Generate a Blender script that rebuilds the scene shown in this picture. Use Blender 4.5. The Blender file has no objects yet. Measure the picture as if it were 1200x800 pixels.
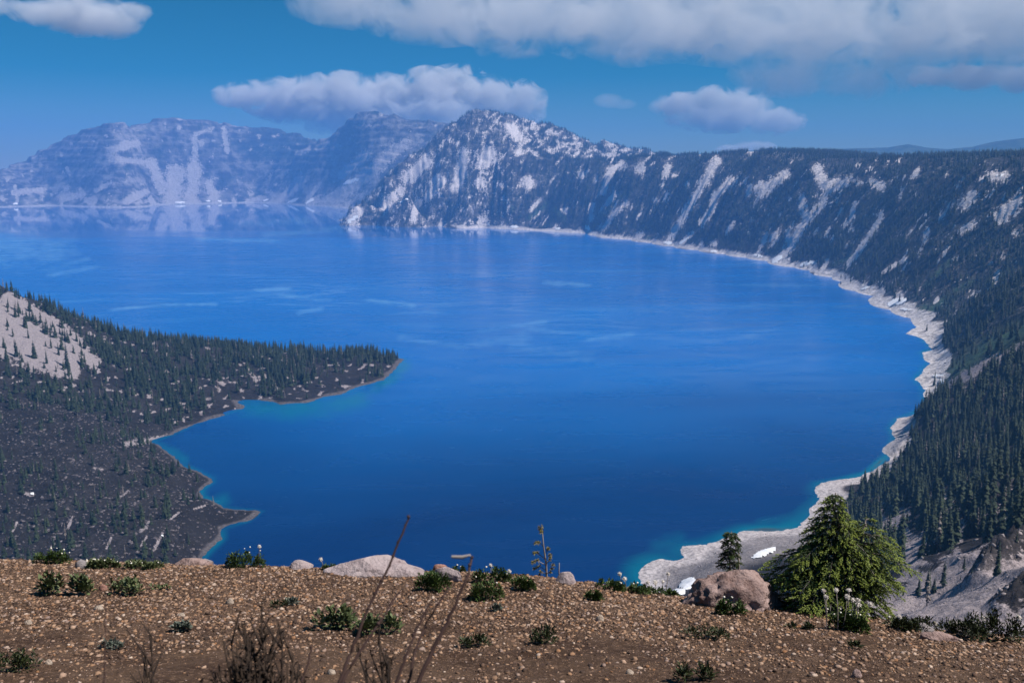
import bpy, bmesh, math, random
import numpy as np
from mathutils import Vector, Matrix
random.seed(7); RNG = np.random.default_rng(11)
S = bpy.context.scene
COL = S.collection

# ---------------------------------------------------------------- camera
H = 300.0; PITCH = math.radians(10.9); FPX = 1039.0
cam = bpy.data.cameras.new('camera'); camo = bpy.data.objects.new('camera', cam); COL.objects.link(camo)
camo.location = (0, 0, H); camo.rotation_euler = (math.radians(90) - PITCH, 0, 0)
cam.sensor_width = 36; cam.lens = 36 * FPX / 1200; cam.clip_start = .05; cam.clip_end = 60000
cam.dof.use_dof = True; cam.dof.focus_distance = 9.0; cam.dof.aperture_fstop = 5.6
S.camera = camo
# ---------------------------------------------------------------- sky, sun, exposure
SUN_EL, SUN_AZ = math.radians(56), math.radians(97)      # azimuth from +Y towards +X
w = bpy.data.worlds.new('World'); S.world = w; w.use_nodes = True
nt = w.node_tree; nt.nodes.clear()
sky = nt.nodes.new('ShaderNodeTexSky'); sky.sky_type = 'NISHITA'; sky.sun_disc = False
sky.sun_elevation = SUN_EL; sky.sun_rotation = SUN_AZ; sky.altitude = 2200; sky.air_density = 1.0
sky.dust_density = .4; sky.ozone_density = 3.0
hs = nt.nodes.new('ShaderNodeHueSaturation'); hs.inputs['Saturation'].default_value = 1.85; hs.inputs['Hue'].default_value = .482
hs.inputs['Value'].default_value = .88
bg = nt.nodes.new('ShaderNodeBackground'); bg.inputs[1].default_value = 0.052
wo = nt.nodes.new('ShaderNodeOutputWorld')
nt.links.new(sky.outputs[0], hs.inputs['Color']); nt.links.new(hs.outputs[0], bg.inputs[0]); nt.links.new(bg.outputs[0], wo.inputs[0])
sl = bpy.data.lights.new('sun', 'SUN'); sl.energy = 5.0; sl.angle = math.radians(.5); sl.color = (1, .95, .9)
so = bpy.data.objects.new('sun', sl); COL.objects.link(so)
sd = Vector((math.sin(SUN_AZ) * math.cos(SUN_EL), math.cos(SUN_AZ) * math.cos(SUN_EL), math.sin(SUN_EL)))
so.rotation_euler = sd.to_track_quat('Z', 'Y').to_euler(); so.location = (0, 0, 900)
S.view_settings.view_transform = 'Standard'; S.view_settings.look = 'None'
S.view_settings.exposure = 0.35; S.view_settings.gamma = 1.0
S.cycles.use_denoising = True; S.cycles.volume_bounces = 3; S.cycles.max_bounces = 6
S.cycles.transparent_max_bounces = 8; S.cycles.volume_max_steps = 256
S.cycles.sample_clamp_indirect = 4

# ---------------------------------------------------------------- helpers: pixels of the photograph <-> world places
SP, CP = math.sin(PITCH), math.cos(PITCH)
def ray(px, py):
    a = (np.asarray(px, float) - 600) / FPX; b = (400 - np.asarray(py, float)) / FPX
    yc = b * SP + CP; return a / yc, (b * CP - SP) / yc          # x/Y and dz/Y
def W(px, py, Y):
    u, v = ray(px, py); return (float(u * Y), float(Y), float(H + v * Y))
def WZ(px, py, z=0.0):
    u, v = ray(px, py); Y = (z - H) / v; return (float(u * Y), float(Y), z)
def proj(x, y, z):
    x = np.asarray(x, float); dz = z - H
    d = y * CP - dz * SP; up = y * SP + dz * CP
    return 600 + FPX * x / d, 400 - FPX * up / d

# noise (numpy)
_perm = RNG.permutation(512).astype(np.int64); _g = RNG.normal(size=(512, 3)); _g /= np.linalg.norm(_g, axis=1)[:, None]
def pnoise(x, y, z=0.0):
    x, y, z = np.broadcast_arrays(np.asarray(x, float), np.asarray(y, float), np.asarray(z, float))
    xi, yi, zi = np.floor(x).astype(np.int64), np.floor(y).astype(np.int64), np.floor(z).astype(np.int64)
    xf, yf, zf = x - xi, y - yi, z - zi
    f = lambda t: t * t * t * (t * (t * 6 - 15) + 10)
    u, v, w_ = f(xf), f(yf), f(zf); out = 0
    for dx in (0, 1):
        for dy in (0, 1):
            for dz in (0, 1):
                h = _perm[(_perm[(_perm[(xi + dx) & 511] + yi + dy) & 511] + zi + dz) & 511]
                g = _g[h]
                d = g[..., 0] * (xf - dx) + g[..., 1] * (yf - dy) + g[..., 2] * (zf - dz)
                out = out + d * (u if dx else 1 - u) * (v if dy else 1 - v) * (w_ if dz else 1 - w_)
    return out
def fbm(x, y, z=0.0, o=4, g=.5):
    s = 0; a = 1; t = 0
    for i in range(o):
        s = s + a * pnoise(x * 2**i + 17.3 * i, y * 2**i + 5.1 * i, z * 2**i); t += a; a *= g
    return s / t
def ridged(x, y, z=0.0, o=4):
    s = 0; a = 1; t = 0
    for i in range(o):
        s = s + a * (1 - 2.2 * np.abs(pnoise(x * 2**i + 9.3 * i, y * 2**i + 3.1 * i, z))); t += a; a *= .5
    return s / t
sstep = lambda a, b, x: (lambda t: t * t * (3 - 2 * t))(np.clip((x - a) / (b - a), 0, 1))

class RBF:                                    # linear-kernel interpolation of heights over (x/Y, ln Y)
    def __init__(s, pts):
        P = np.array(pts, float); s.c = np.c_[P[:, 0] / P[:, 1], np.log(P[:, 1])]
        d = s.k(s.c[:, None] - s.c[None]); n = len(P)
        A = np.zeros((n + 3, n + 3)); A[:n, :n] = d + np.eye(n) * 1e-7; A[:n, n] = 1; A[n, :n] = 1
        A[:n, n + 1:] = s.c; A[n + 1:, :n] = s.c.T
        s.w = np.linalg.solve(A + np.diag([0] * n + [1e-9] * 3), np.r_[P[:, 2], 0, 0, 0])
    @staticmethod
    def k(v): return np.sqrt((v**2).sum(-1) + 1e-7)
    def __call__(s, x, y):
        sh = x.shape; q = np.c_[(x / y).ravel(), np.log(y).ravel()]; out = np.empty(len(q)); n = len(s.c)
        for i in range(0, len(q), 20000):
            b = q[i:i + 20000]
            out[i:i + 20000] = s.k(b[:, None] - s.c[None]) @ s.w[:n] + s.w[n] + b @ s.w[n + 1:]
        return out.reshape(sh)

def seg_dist(x, y, pts, closed=False):        # distance to a polyline
    d = np.full(np.shape(x), 1e9)
    for (ax, ay), (bx, by) in zip(pts[:-1], pts[1:]):
        vx, vy = bx - ax, by - ay; L = vx * vx + vy * vy + 1e-12
        t = np.clip(((x - ax) * vx + (y - ay) * vy) / L, 0, 1)
        d = np.minimum(d, np.hypot(x - ax - t * vx, y - ay - t * vy))
    return d
def strokes(px, py, lst, jit=1.0):
    n = fbm(px * .12, py * .12, 3.3, 3) * 3.2 + fbm(px * .45, py * .45, 8.1, 2) * 2.2
    m = np.zeros(np.shape(px))
    for s in lst:
        wd = s[0]; pts = s[1:]
        xs = [p[0] for p in pts]; ys = [p[1] for p in pts]
        bb = (px > min(xs) - wd * 3) & (px < max(xs) + wd * 3) & (py > min(ys) - wd * 3) & (py < max(ys) + wd * 3)
        if not bb.any(): continue
        if len(pts) == 1: pts = [pts[0], (pts[0][0] + .1, pts[0][1])]
        d = seg_dist(px[bb], py[bb], pts)
        v = np.clip(.5 + (wd * (1 + .34 * jit * n[bb]) * .6 - d) / (.9 * wd + 1), 0, 1)
        m[bb] = np.maximum(m[bb], v)
    return m

def add_attr(me, name, a):
    at = me.attributes.new(name, 'FLOAT', 'POINT'); at.data.foreach_set('value', np.asarray(a, np.float32).ravel())
def mesh_np(name, V, F, mat=None, smooth=True):
    me = bpy.data.meshes.new(name); V = np.asarray(V, np.float32); F = np.asarray(F, np.int32)
    me.vertices.add(len(V)); me.vertices.foreach_set('co', V.ravel())
    k = F.shape[1]; me.loops.add(F.size); me.loops.foreach_set('vertex_index', F.ravel())
    me.polygons.add(len(F)); me.polygons.foreach_set('loop_start', np.arange(0, F.size, k, dtype=np.int32))
    me.update(calc_edges=True); me.validate()
    if smooth: me.polygons.foreach_set('use_smooth', np.ones(len(F), bool))
    if mat: me.materials.append(mat)
    return me
def link(name, me, parent=None, **kw):
    o = bpy.data.objects.new(name, me); COL.objects.link(o)
    if parent: o.parent = parent
    for k, v in kw.items(): o[k] = v
    return o
def gn_scatter(o, meshes, mats):
    """each vertex of o carries hgt, rot and vi: put a copy of mesh number vi there"""
    g = bpy.data.node_groups.new(o.name, 'GeometryNodeTree'); g.interface.new_socket('Geometry', in_out='INPUT', socket_type='NodeSocketGeometry'); g.interface.new_socket('Geometry', in_out='OUTPUT', socket_type='NodeSocketGeometry')
    N = g.nodes; Lk = g.links.new; gi = N.new('NodeGroupInput'); go = N.new('NodeGroupOutput'); jn = N.new('GeometryNodeJoinGeometry')
    def at(nm, t='FLOAT'):
        a = N.new('GeometryNodeInputNamedAttribute'); a.data_type = t; a.inputs[0].default_value = nm; return a.outputs[0]
    h, r, vi = at('hgt'), at('rot'), at('vi'); cx = N.new('ShaderNodeCombineXYZ'); Lk(r, cx.inputs[2])
    if 'tilt' in o.data.attributes: Lk(at('tilt'), cx.inputs[0])
    eu = N.new('FunctionNodeEulerToRotation'); Lk(cx.outputs[0], eu.inputs[0])
    for i, me in enumerate(meshes):
        src = bpy.data.objects.get('src_' + me.name) or bpy.data.objects.new('src_' + me.name, me)
        oi = N.new('GeometryNodeObjectInfo'); oi.inputs['Object'].default_value = src; oi.transform_space = 'ORIGINAL'
        cmp = N.new('FunctionNodeCompare'); cmp.data_type = 'FLOAT'; cmp.operation = 'EQUAL'; cmp.inputs['Epsilon'].default_value = .1; Lk(vi, cmp.inputs[0]); cmp.inputs[1].default_value = float(i)
        ip = N.new('GeometryNodeInstanceOnPoints'); mp_ = N.new('GeometryNodeMeshToPoints'); Lk(gi.outputs[0], mp_.inputs[0]); Lk(mp_.outputs[0], ip.inputs['Points'])
        Lk(cmp.outputs[0], mp_.inputs['Selection']); Lk(oi.outputs['Geometry'], ip.inputs['Instance']); Lk(eu.outputs[0], ip.inputs['Rotation']); Lk(h, ip.inputs['Scale']); Lk(ip.outputs[0], jn.inputs[0])
    Lk(jn.outputs[0], go.inputs[0]); md = o.modifiers.new('scatter', 'NODES'); md.node_group = g
def tag(o, label, cat, group=None):
    o['label'] = label; o['category'] = cat
    if group: o['group'] = group
    return o
def grid_faces(nr, nc, keep):
    i = np.arange(nr * nc).reshape(nr, nc)
    f = np.stack([i[:-1, :-1], i[:-1, 1:], i[1:, 1:], i[1:, :-1]], -1)[keep]
    return f
def compact(V, F, attrs):
    used = np.zeros(len(V), bool); used[F.ravel()] = True; m = np.cumsum(used) - 1
    return V[used], m[F], [a[used] for a in attrs]

# ---------------------------------------------------------------- materials
def M(name): 
    m = bpy.data.materials.new(name); m.use_nodes = True; n = m.node_tree; n.nodes.clear()
    return m, n
class NB:                                       # tiny node builder
    def __init__(s, n): s.n = n
    def new(s, t, **kw):
        d = s.n.nodes.new(t)
        for k, v in kw.items():
            if k.startswith('i_'): d.inputs[k[2:].replace('_', ' ')].default_value = v
            else: setattr(d, k, v)
        return d
    def val(s, v):
        return v
    def link(s, a, b): s.n.links.new(a, b)
    def set(s, sock, v):
        if hasattr(v, 'is_output') or hasattr(v, 'links'): s.n.links.new(v, sock)
        elif isinstance(v, tuple) and len(v) == 3 and sock.type == 'RGBA': sock.default_value = (*v, 1)
        else: sock.default_value = v
    def attr(s, name): return s.new('ShaderNodeAttribute', attribute_name=name).outputs['Fac']
    def mix(s, f, a, b):
        d = s.new('ShaderNodeMix', data_type='RGBA'); s.set(d.inputs[0], f); s.set(d.inputs[6], a); s.set(d.inputs[7], b); return d.outputs[2]
    def math(s, op, a, b=0.0, clamp=False):
        d = s.new('ShaderNodeMath', operation=op, use_clamp=clamp); s.set(d.inputs[0], a); s.set(d.inputs[1], b); return d.outputs[0]
    def ramp(s, f, stops):
        d = s.new('ShaderNodeValToRGB'); cr = d.color_ramp
        while len(cr.elements) < len(stops): cr.elements.new(.5)
        for e, (p, c) in zip(cr.elements, stops): e.position = p; e.color = (*c, 1) if len(c) == 3 else c
        s.set(d.inputs[0], f); return d.outputs[0]
    def noise(s, vec, scale, detail=4, rough=.55, dist=0.0):
        d = s.new('ShaderNodeTexNoise'); d.inputs['Scale'].default_value = scale; d.inputs['Detail'].default_value = detail
        d.inputs['Roughness'].default_value = rough; d.inputs['Distortion'].default_value = dist
        if vec is not None: s.link(vec, d.inputs['Vector'])
        return d.outputs['Fac']
    def pos(s): return s.new('ShaderNodeNewGeometry').outputs['Position']
    def objc(s): return s.new('ShaderNodeTexCoord').outputs['Object']
    def rng(s, f, a, b, c=0.0, d_=1.0):
        d = s.new('ShaderNodeMapRange'); s.set(d.inputs[0], f)
        for i, v in zip((1, 2, 3, 4), (a, b, c, d_)): d.inputs[i].default_value = v
        return d.outputs[0]
    def bump(s, h, strength, dist):
        d = s.new('ShaderNodeBump'); d.inputs['Strength'].default_value = strength; d.inputs['Distance'].default_value = dist
        s.link(h, d.inputs['Height']); return d.outputs[0]
    def out(s, col, rough=.9, nrm=None, spec=.2, **kw):
        p = s.new('ShaderNodeBsdfPrincipled'); s.set(p.inputs['Base Color'], col); s.set(p.inputs['Roughness'], rough)
        s.set(p.inputs['Specular IOR Level'], spec)
        if nrm is not None: s.link(nrm, p.inputs['Normal'])
        for k, v in kw.items(): s.set(p.inputs[k.replace('_', ' ')], v)
        o = s.new('ShaderNodeOutputMaterial'); s.link(p.outputs[0], o.inputs[0]); return p

def terrain_mat(name, scale, rock_a, rock_b, soil, scree, beach, green, bumpd, strata=.4):
    m, n = M(name); b = NB(n); P = b.pos()
    n1 = b.noise(P, scale, 8, .65); n2 = b.noise(P, scale * 6, 5, .6); n3 = b.noise(P, scale * .25, 3, .5)
    mps = b.new('ShaderNodeMapping'); mps.inputs['Scale'].default_value = (.0025, .0025, .05); b.link(P, mps.inputs[0]); st_ = b.noise(mps.outputs[0], 1.0, 4, .6)
    rock = b.mix(b.rng(b.math('ADD', b.math('MULTIPLY', n1, 1 - strata), b.math('MULTIPLY', st_, strata)), .44, .56), rock_a, rock_b)
    c = b.mix(b.math('MULTIPLY', b.attr('forest'), b.rng(n2, .30, .5)), rock, soil)
    sc = b.mix(b.rng(n2, .35, .65), tuple(v * .72 for v in scree), scree)
    c = b.mix(b.rng(n3, .40, .62, .55, 0), c, tuple(v * .35 for v in rock_a))
    c = b.mix(b.attr('green'), c, b.mix(b.rng(n2, .4, .6), tuple(v * .5 for v in green), green))
    c = b.mix(b.rng(b.math('ADD', b.attr('bare'), b.math('MULTIPLY', b.math('SUBTRACT', n2, .5), 1.7)), .42, .58), c, sc)
    bc = b.mix(b.rng(n2, .35, .62), tuple(v * .45 for v in beach), beach)
    c = b.mix(b.attr('beach'), c, bc)
    n4 = b.noise(P, scale * 26, 4, .7); c = b.mix(b.math('MULTIPLY', b.rng(n4, .38, .54, .62, 0), b.math('SUBTRACT', 1.0, b.math('MULTIPLY', b.attr('beach'), .45))), c, (.03, .026, .028))
    hh = b.math('ADD', b.math('ADD', n1, b.math('MULTIPLY', n2, .35)), b.math('MULTIPLY', n4, .10))
    b.out(c, .95, b.bump(hh, 1.0, bumpd), .1)
    return m
MAT_FAR = terrain_mat('far_rock', .012, (.09, .085, .10), (.36, .33, .33), (.035, .05, .04), (.55, .50, .50), (.6, .56, .55), (.10, .16, .09), 25, .25)
MAT_MID = terrain_mat('wall_rock', .02, (.09, .08, .085), (.42, .37, .365), (.025, .034, .026), (.80, .73, .72), (.76, .70, .69), (.07, .13, .07), 9)
MAT_NEAR = terrain_mat('slope_rock', .06, (.045, .038, .04), (.17, .145, .148), (.03, .028, .026), (.38, .32, .325), (.60, .54, .54), (.06, .11, .06), 2.0)
MAT_LAVA = terrain_mat('lava_rock', .07, (.016, .014, .016), (.085, .074, .078), (.022, .02, .02), (.36, .31, .32), (.13, .115, .12), (.05, .07, .04), 2.0)

# ---------------------------------------------------------------- shorelines (pixels of the photograph, put down on the water level)
SH_FAR = [(-260,246),(-100,245),(0,243),(70,241),(110,243),(140,243.5),(160,241),(200,240),(260,238.5),(310,237.5),(350,240),(395,243),(440,246),(560,248)]
SH_R = [(392,259),(400,262.5),(440,261),(480,262),(520,265),(545,268),(570,267),(620,270),(690,274),(712,279),(740,281),(790,289),(850,298),(900,306),
        (930,313),(950,317),(975,325),(987,330),(1002,341),(1024,347),(1019,354),(1043,363),(1067,373),(1072,382),(1062,391),(1080,397),(1092,408),(1080,413),
        (1087,424),(1080,435),(1072,445),(1082,455),(1082,465),(1089,477),(1070,484),(1051,490),(1043,502),(1048,512),(1040,533),(1016,554),(989,561),(962,566),
        (954,575),(960,583),(950,596),(938,612),(920,621),(878,621),(862,626),(845,632),(826,638),(800,640),(796,647),(803,654),(789,656),(775,654),(761,659),
        (750,667),(749,677),(754,690),(730,715),(650,740),(500,760),(350,760),(250,730)]
SH_L = [(215,700),(225,675),(236,657),(240,651),(259,632),(261,619),(288,611),(304,599),(267,595),(237,581),(237,573),(249,565),(248,560),(229,551),(213,544),
        (197,528),(186,521),(178,517),(203,509),(220,501),(242,493),(263,486),(283,479),(278,470.5),(311,469.5),(328,474),(359,472),(385,464),
        (400,462),(415,455),(450,445),(460,436),(473,421),(464,419)]
def dens(pts, step):                           # world polyline, resampled
    P = [np.array(WZ(*p)[:2]) for p in pts]; out = [P[0]]
    for a, b_ in zip(P[:-1], P[1:]):
        k = max(1, int(np.linalg.norm(b_ - a) / step))
        for i in range(1, k + 1): out.append(a + (b_ - a) * i / k)
    return np.array(out)
def shore_ctrl(pts, step, land_side, off, zs):
    # land_side: +1 if the land lies to the right when walking along the list
    Q = dens(pts, step); t = np.gradient(Q, axis=0); t /= np.linalg.norm(t, axis=1)[:, None] + 1e-9
    nrm = np.c_[t[:, 1], -t[:, 0]] * land_side; res = []
    for q, n_ in zip(Q, nrm):
        res.append((*q, 0.0))
        for o_, z in zip(off, zs): 
            p = q + n_ * o_
            if o_ < 0 or True: res.append((*p, z))
    return res
def clean(pts, shore, lim):                    # drop offset points that landed too near another stretch of shore
    sw = [tuple(p) for p in dens(shore, 40)]
    out = []
    for p in pts:
        if p[2] == 0.0: out.append(p); continue
        d = seg_dist(np.array([p[0]]), np.array([p[1]]), sw)[0]
        if d > lim * .75: out.append(p)
    return out

# ================================================================= FAR WALL (left mountain and the craggy peak beside it)
def seaY(lst, px):
    xs = [p[0] for p in lst]; ys = [p[1] for p in lst]; return WZ(px, float(np.interp(px, xs, ys)))[1]
ctrl = []
for px in range(-260, 600, 40):
    Y = seaY(SH_FAR, px); u = ray(px, 240)[0]
    ctrl += [(u * Y, Y, 0), (u * Y * .985, Y * .985, -25), (u * Y * .9, Y * .9, -60)]
    Y2 = Y + 260; ctrl.append((u * Y2, Y2, 100))
ridge = [(-260,236,600),(-120,224,600),(-40,212,650),(0,203,700),(20,195,750),(50,177,800),(75,162,850),(90,158,880),(100,154,900),(130,151,900),(145,144,950),(165,146,950),
         (185,142,950),(210,141,950),(240,144,950),(262,147,950),(285,149,1050),(320,153,1150),(350,159,1250),(372,166,1300),(388,163,1000),(398,152,900),(407,143,880),(418,133.5,860),(430,137.5,860),
         (455,139,880),(475,147,900),(487,146,900),(495,151,900),(502,142,900),(512,151,900),(530,146,920),(560,150,1000),(590,165,1000)]
for px, py, d in ridge:
    Y = seaY(SH_FAR, px) + d; x, y, z = W(px, py, Y); ctrl += [(x, y, z), (x * 1.06, y * 1.06, z - 60), (x * 1.13, y * 1.13, z - 330)]
for px, py, d in [(20,214,430),(60,200,480),(60,185,640),(100,205,430),(100,175,620),(140,190,500),(140,165,700),(180,192,540),(180,160,760),(205,190,560),(210,160,760),(228,190,580),(232,160,780),
                  (250,190,500),(260,165,700),(290,205,350),(290,186,520),(320,205,360),(320,185,520),(350,205,360),(348,184,540),(372,178,600),(372,205,360),(400,210,380),(400,180,620),(420,205,430),(420,160,700),
                  (440,190,520),(460,175,640),(470,160,720),(500,165,750),(440,218,350)]:
    ctrl.append(W(px, py, seaY(SH_FAR, px) + d))
R = RBF(ctrl)
uu = (np.arange(-250, 585, 1.25) - 600) / (FPX * .98); nr = 230
ly = np.linspace(math.log(6900), math.log(10400), nr)
U, Yg = np.meshgrid(uu, np.exp(ly)); X = U * Yg
Z0 = R(X, Yg)
k = sstep(0, 130, Z0)
gul = ridged(X * .0042, Yg * .0011, .5, 4); cr = ridged(X * .0045 + 3, Yg * .0045, 1.5, 5)
Z = Z0 + k * (26 * (gul - .5) + 38 * (cr - .55) + 12 * fbm(X * .03, Yg * .03, 0, 3))
te = 62.0; ph = Z / te + fbm(X * .002, Yg * .002, 4, 2) * 1.2; fr = ph - np.floor(ph)
Z = Z + k * sstep(200, 330, Z0) * te * .55 * (sstep(.25, .75, fr) - fr)
PX, PY = proj(X, Yg, Z)
LF = [(5,(228,163),(229,184)),(14,(228,196),(224,236)),(17,(206,202),(202,236)),(10,(178,192),(190,222)),(6,(128,186),(172,190)),(9,(245,215),(252,236)),
      (5,(262,150),(266,178)),(6,(236,168)),(3,(228,158),(250,150)),(6,(78,220)),(7,(72,232),(95,228)),(4,(112,224),(130,214)),(5,(15,226),(52,222)),(3,(18,218),(20,236)),
      (7,(148,236),(170,225)),(3,(82,205),(78,196)),(11,(474,168),(440,198),(415,216),(392,238)),(8,(430,180),(400,205)),(5,(385,168),(372,174)),(4,(348,180),(362,176)),
      (4,(318,190)),(9,(330,232),(352,212)),(4,(360,235),(375,215)),(5,(290,235),(310,232)),(10,(400,225),(380,238)),(4,(460,165)),(5,(210,150)),(8,(130,175),(160,168))]
bare = strokes(PX, PY, LF)
sp = sstep(.10, .30, fbm(PX * .09 + 2, PY * .16, 2.2, 4)); bare = np.maximum(bare, sp * .8 * sstep(-250, 10, PX))
low = sstep(206, 236, PY) * sstep(-.05, .2, fbm(PX * .07, PY * .1, 9, 3)); bare = np.maximum(bare, .8 * low)
forest = np.clip(sstep(.02, .25, fbm(PX * .03, PY * .05, 5, 3)) + sstep(280, 300, PX) * sstep(378, 362, PX) * sstep(188, 184, PY), 0, 1) * (1 - bare)
green = sstep(226, 232, PY) * sstep(.1, .3, fbm(PX * .05, PY * .1, 7, 2)) * .4
keep = (Z[:-1, :-1] > -14) | (Z[1:, 1:] > -14) | (Z[1:, :-1] > -14) | (Z[:-1, 1:] > -14)
V = np.stack([X, Yg, Z], -1).reshape(-1, 3); F = grid_faces(*Z.shape, keep)
V2, F2, A = compact(V, F, [a.ravel() for a in (bare, forest, green, sstep(14, 4, Z0))])
me = mesh_np('far_mountains', V2, F2, MAT_FAR)
for nm, a in zip(('bare', 'forest', 'green', 'beach'), A): add_attr(me, nm, a)
link('mountain_range', me, kind='structure', label='hazy blue craggy mountains on the far side of the lake')
TERR = {'far': (X, Yg, Z, bare, forest)}

# ================================================================= TWIN PEAK AND RIGHT-HAND WALL, one height function
ctrl = shore_ctrl(SH_R[:24], 130, -1, (-60, -300), (-12, -50)) + shore_ctrl(SH_R[23:], 42, -1, (-14, -70, 14), (-3.5, -20, 2.2))
# which side is land is checked below
def shp(i): return SH_R[i]
rim = [((440,262),(440,221,470)),((490,263),(490,181,680)),((515,265),(515,161,800)),((535,266),(534,143,880)),((560,267),(561,129,950)),
       ((600,268),(605,141,1150)),((640,270),(655,153,1350)),((690,274),(705,166,1600)),((740,281),(765,178,2100))]
for (sx, sy), (rx, ry, d) in rim:
    Y = WZ(sx, sy)[1]; x, y, z = W(rx, ry, Y + d); ctrl += [(x, y, z)]
    ctrl += [(x * 1.07, y * 1.07, z - 90 if rx < 600 else z - 50), (x * 1.16, y * 1.16, z - 200 if rx > 560 else z - 420)]
# rim of the right wall; depth beyond the shore
for sx, sy, rx, ry, d in [(640,270,640,188,430),(690,274,690,188,420),(712,279,735,185,400),(740,281,765,182,400),(790,289,825,179,330),(850,298,890,177,300),(900,306,950,182,260),(950,317,1015,182,240),
                          (987,330,1080,181,220),(1024,347,1150,181,180),(1043,363,1230,180,150),(1067,373,1330,178,110),(1085,400,1440,180,60)]:
    s = WZ(sx, sy); r = W(rx, ry + 5 + 3 * (rx > 900), s[1] + d); ctrl += [r, (r[0] + 180, r[1] * 1.05, r[2] + 8), (r[0] + 700, r[1] * 1.15, r[2] - 10)]
    for f, h in ((.12, .10), (.3, .24), (.5, .44), (.7, .67), (.88, .90)):
        ctrl.append((s[0] + (r[0] - s[0]) * f, s[1] + (r[1] - s[1]) * f, r[2] * h))
for px, py, Y in [(410,247,5020),(425,236,5080),(455,240,4950),(450,205,5200),(470,195,5300),(480,230,4950),(510,225,5000),(510,195,5250),(540,235,4880),(540,200,5100),(545,175,5250),(575,235,4850),(575,200,5050),(560,160,5350),
                  (600,225,4800),(600,195,5000),(590,165,5250),(620,190,5050),(640,170,5600),(700,180,5900),(760,182,5500)]:
    ctrl.append(W(px, py, Y))
for px in (250, 300, 340, 370): ctrl += [(ray(px,250)[0]*Y, Y, -60) for Y in (4300, 5000, 5800)]
ctrl += [(ray(398,250)[0]*5400, 5400, -10), (ray(430,230)[0]*5700, 5700, -10), (ray(480,230)[0]*6300, 6300, 60)]
# near right slope, gully, spur and the grey scree below the rim
NEARP = [(1200,382,1230),(1150,412,1180),(1120,434,1150),(1200,330,1420),(1140,360,1480),(1110,385,1530),(1240,352,1280),(1300,320,1300),(1380,280,1320),
         (1105,455,1070),(1113,452,1045),(1150,425,1050),(1200,395,1060),(1240,372,1060),(1300,340,1060),(1400,300,1050),(1070,492,985),(1090,480,960),(1140,470,930),(1200,440,920),(1300,400,900),(1400,360,880),
         (1055,520,915),(1050,540,870),(1030,562,820),(1100,520,840),(1200,490,780),(1300,450,750),(1400,400,720),(1000,590,745),(1010,610,700),(985,625,668),(1040,570,760),(1100,560,680),(1200,535,620),(1300,500,600),(1400,460,560),
         (1040,625,575),(1100,610,540),(1150,590,510),(1200,575,480),(1300,540,450),(1000,650,560),(960,640,640),(1050,655,450),(1100,645,410),(1200,625,360),(1300,600,330),(1020,690,420),(1060,700,330),(1120,690,290),(1200,680,245),(1300,650,230),
         (1060,740,240),(1200,740,170),(1350,700,150),(930,700,440),(900,672,545),(850,690,520),(800,690,560),(840,660,600),(880,645,640),(930,660,560),(780,700,540),(1000,760,260),(800,760,330),(700,770,400)]
ctrl += [W(*p) for p in NEARP]
ctrl += [(x, y, z) for x, y, z in [(-150,330,110),(0,330,110),(150,300,130),(-150,200,170),(0,200,170),(120,180,190),(-150,120,190),(0,110,190),(100,110,205),(220,110,280),(330,200,330),(450,300,345),(600,500,350),(700,700,350),(900,1000,352)]]
R = RBF(ctrl); shoreR = [tuple(p) for p in dens(SH_R, 60)]
GR = [(17,(1215,378),(1150,412),(1118,440)),(5,(1200,402),(1165,415),(1120,440)),(9,(1085,362),(1075,368)),(7,(1110,350),(1090,365)),(4,(1140,330),(1120,340)),(4,(1100,320),(1085,335)),
      (3,(735,225),(715,240)),(4,(700,255),(720,240)),(5,(660,255),(650,245)),(4,(640,240),(620,255)),(4,(760,280)),(5,(600,245)),(5,(450,232),(470,225)),(3,(975,310),(1000,300)),(4,(1115,305),(1100,318))]
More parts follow.
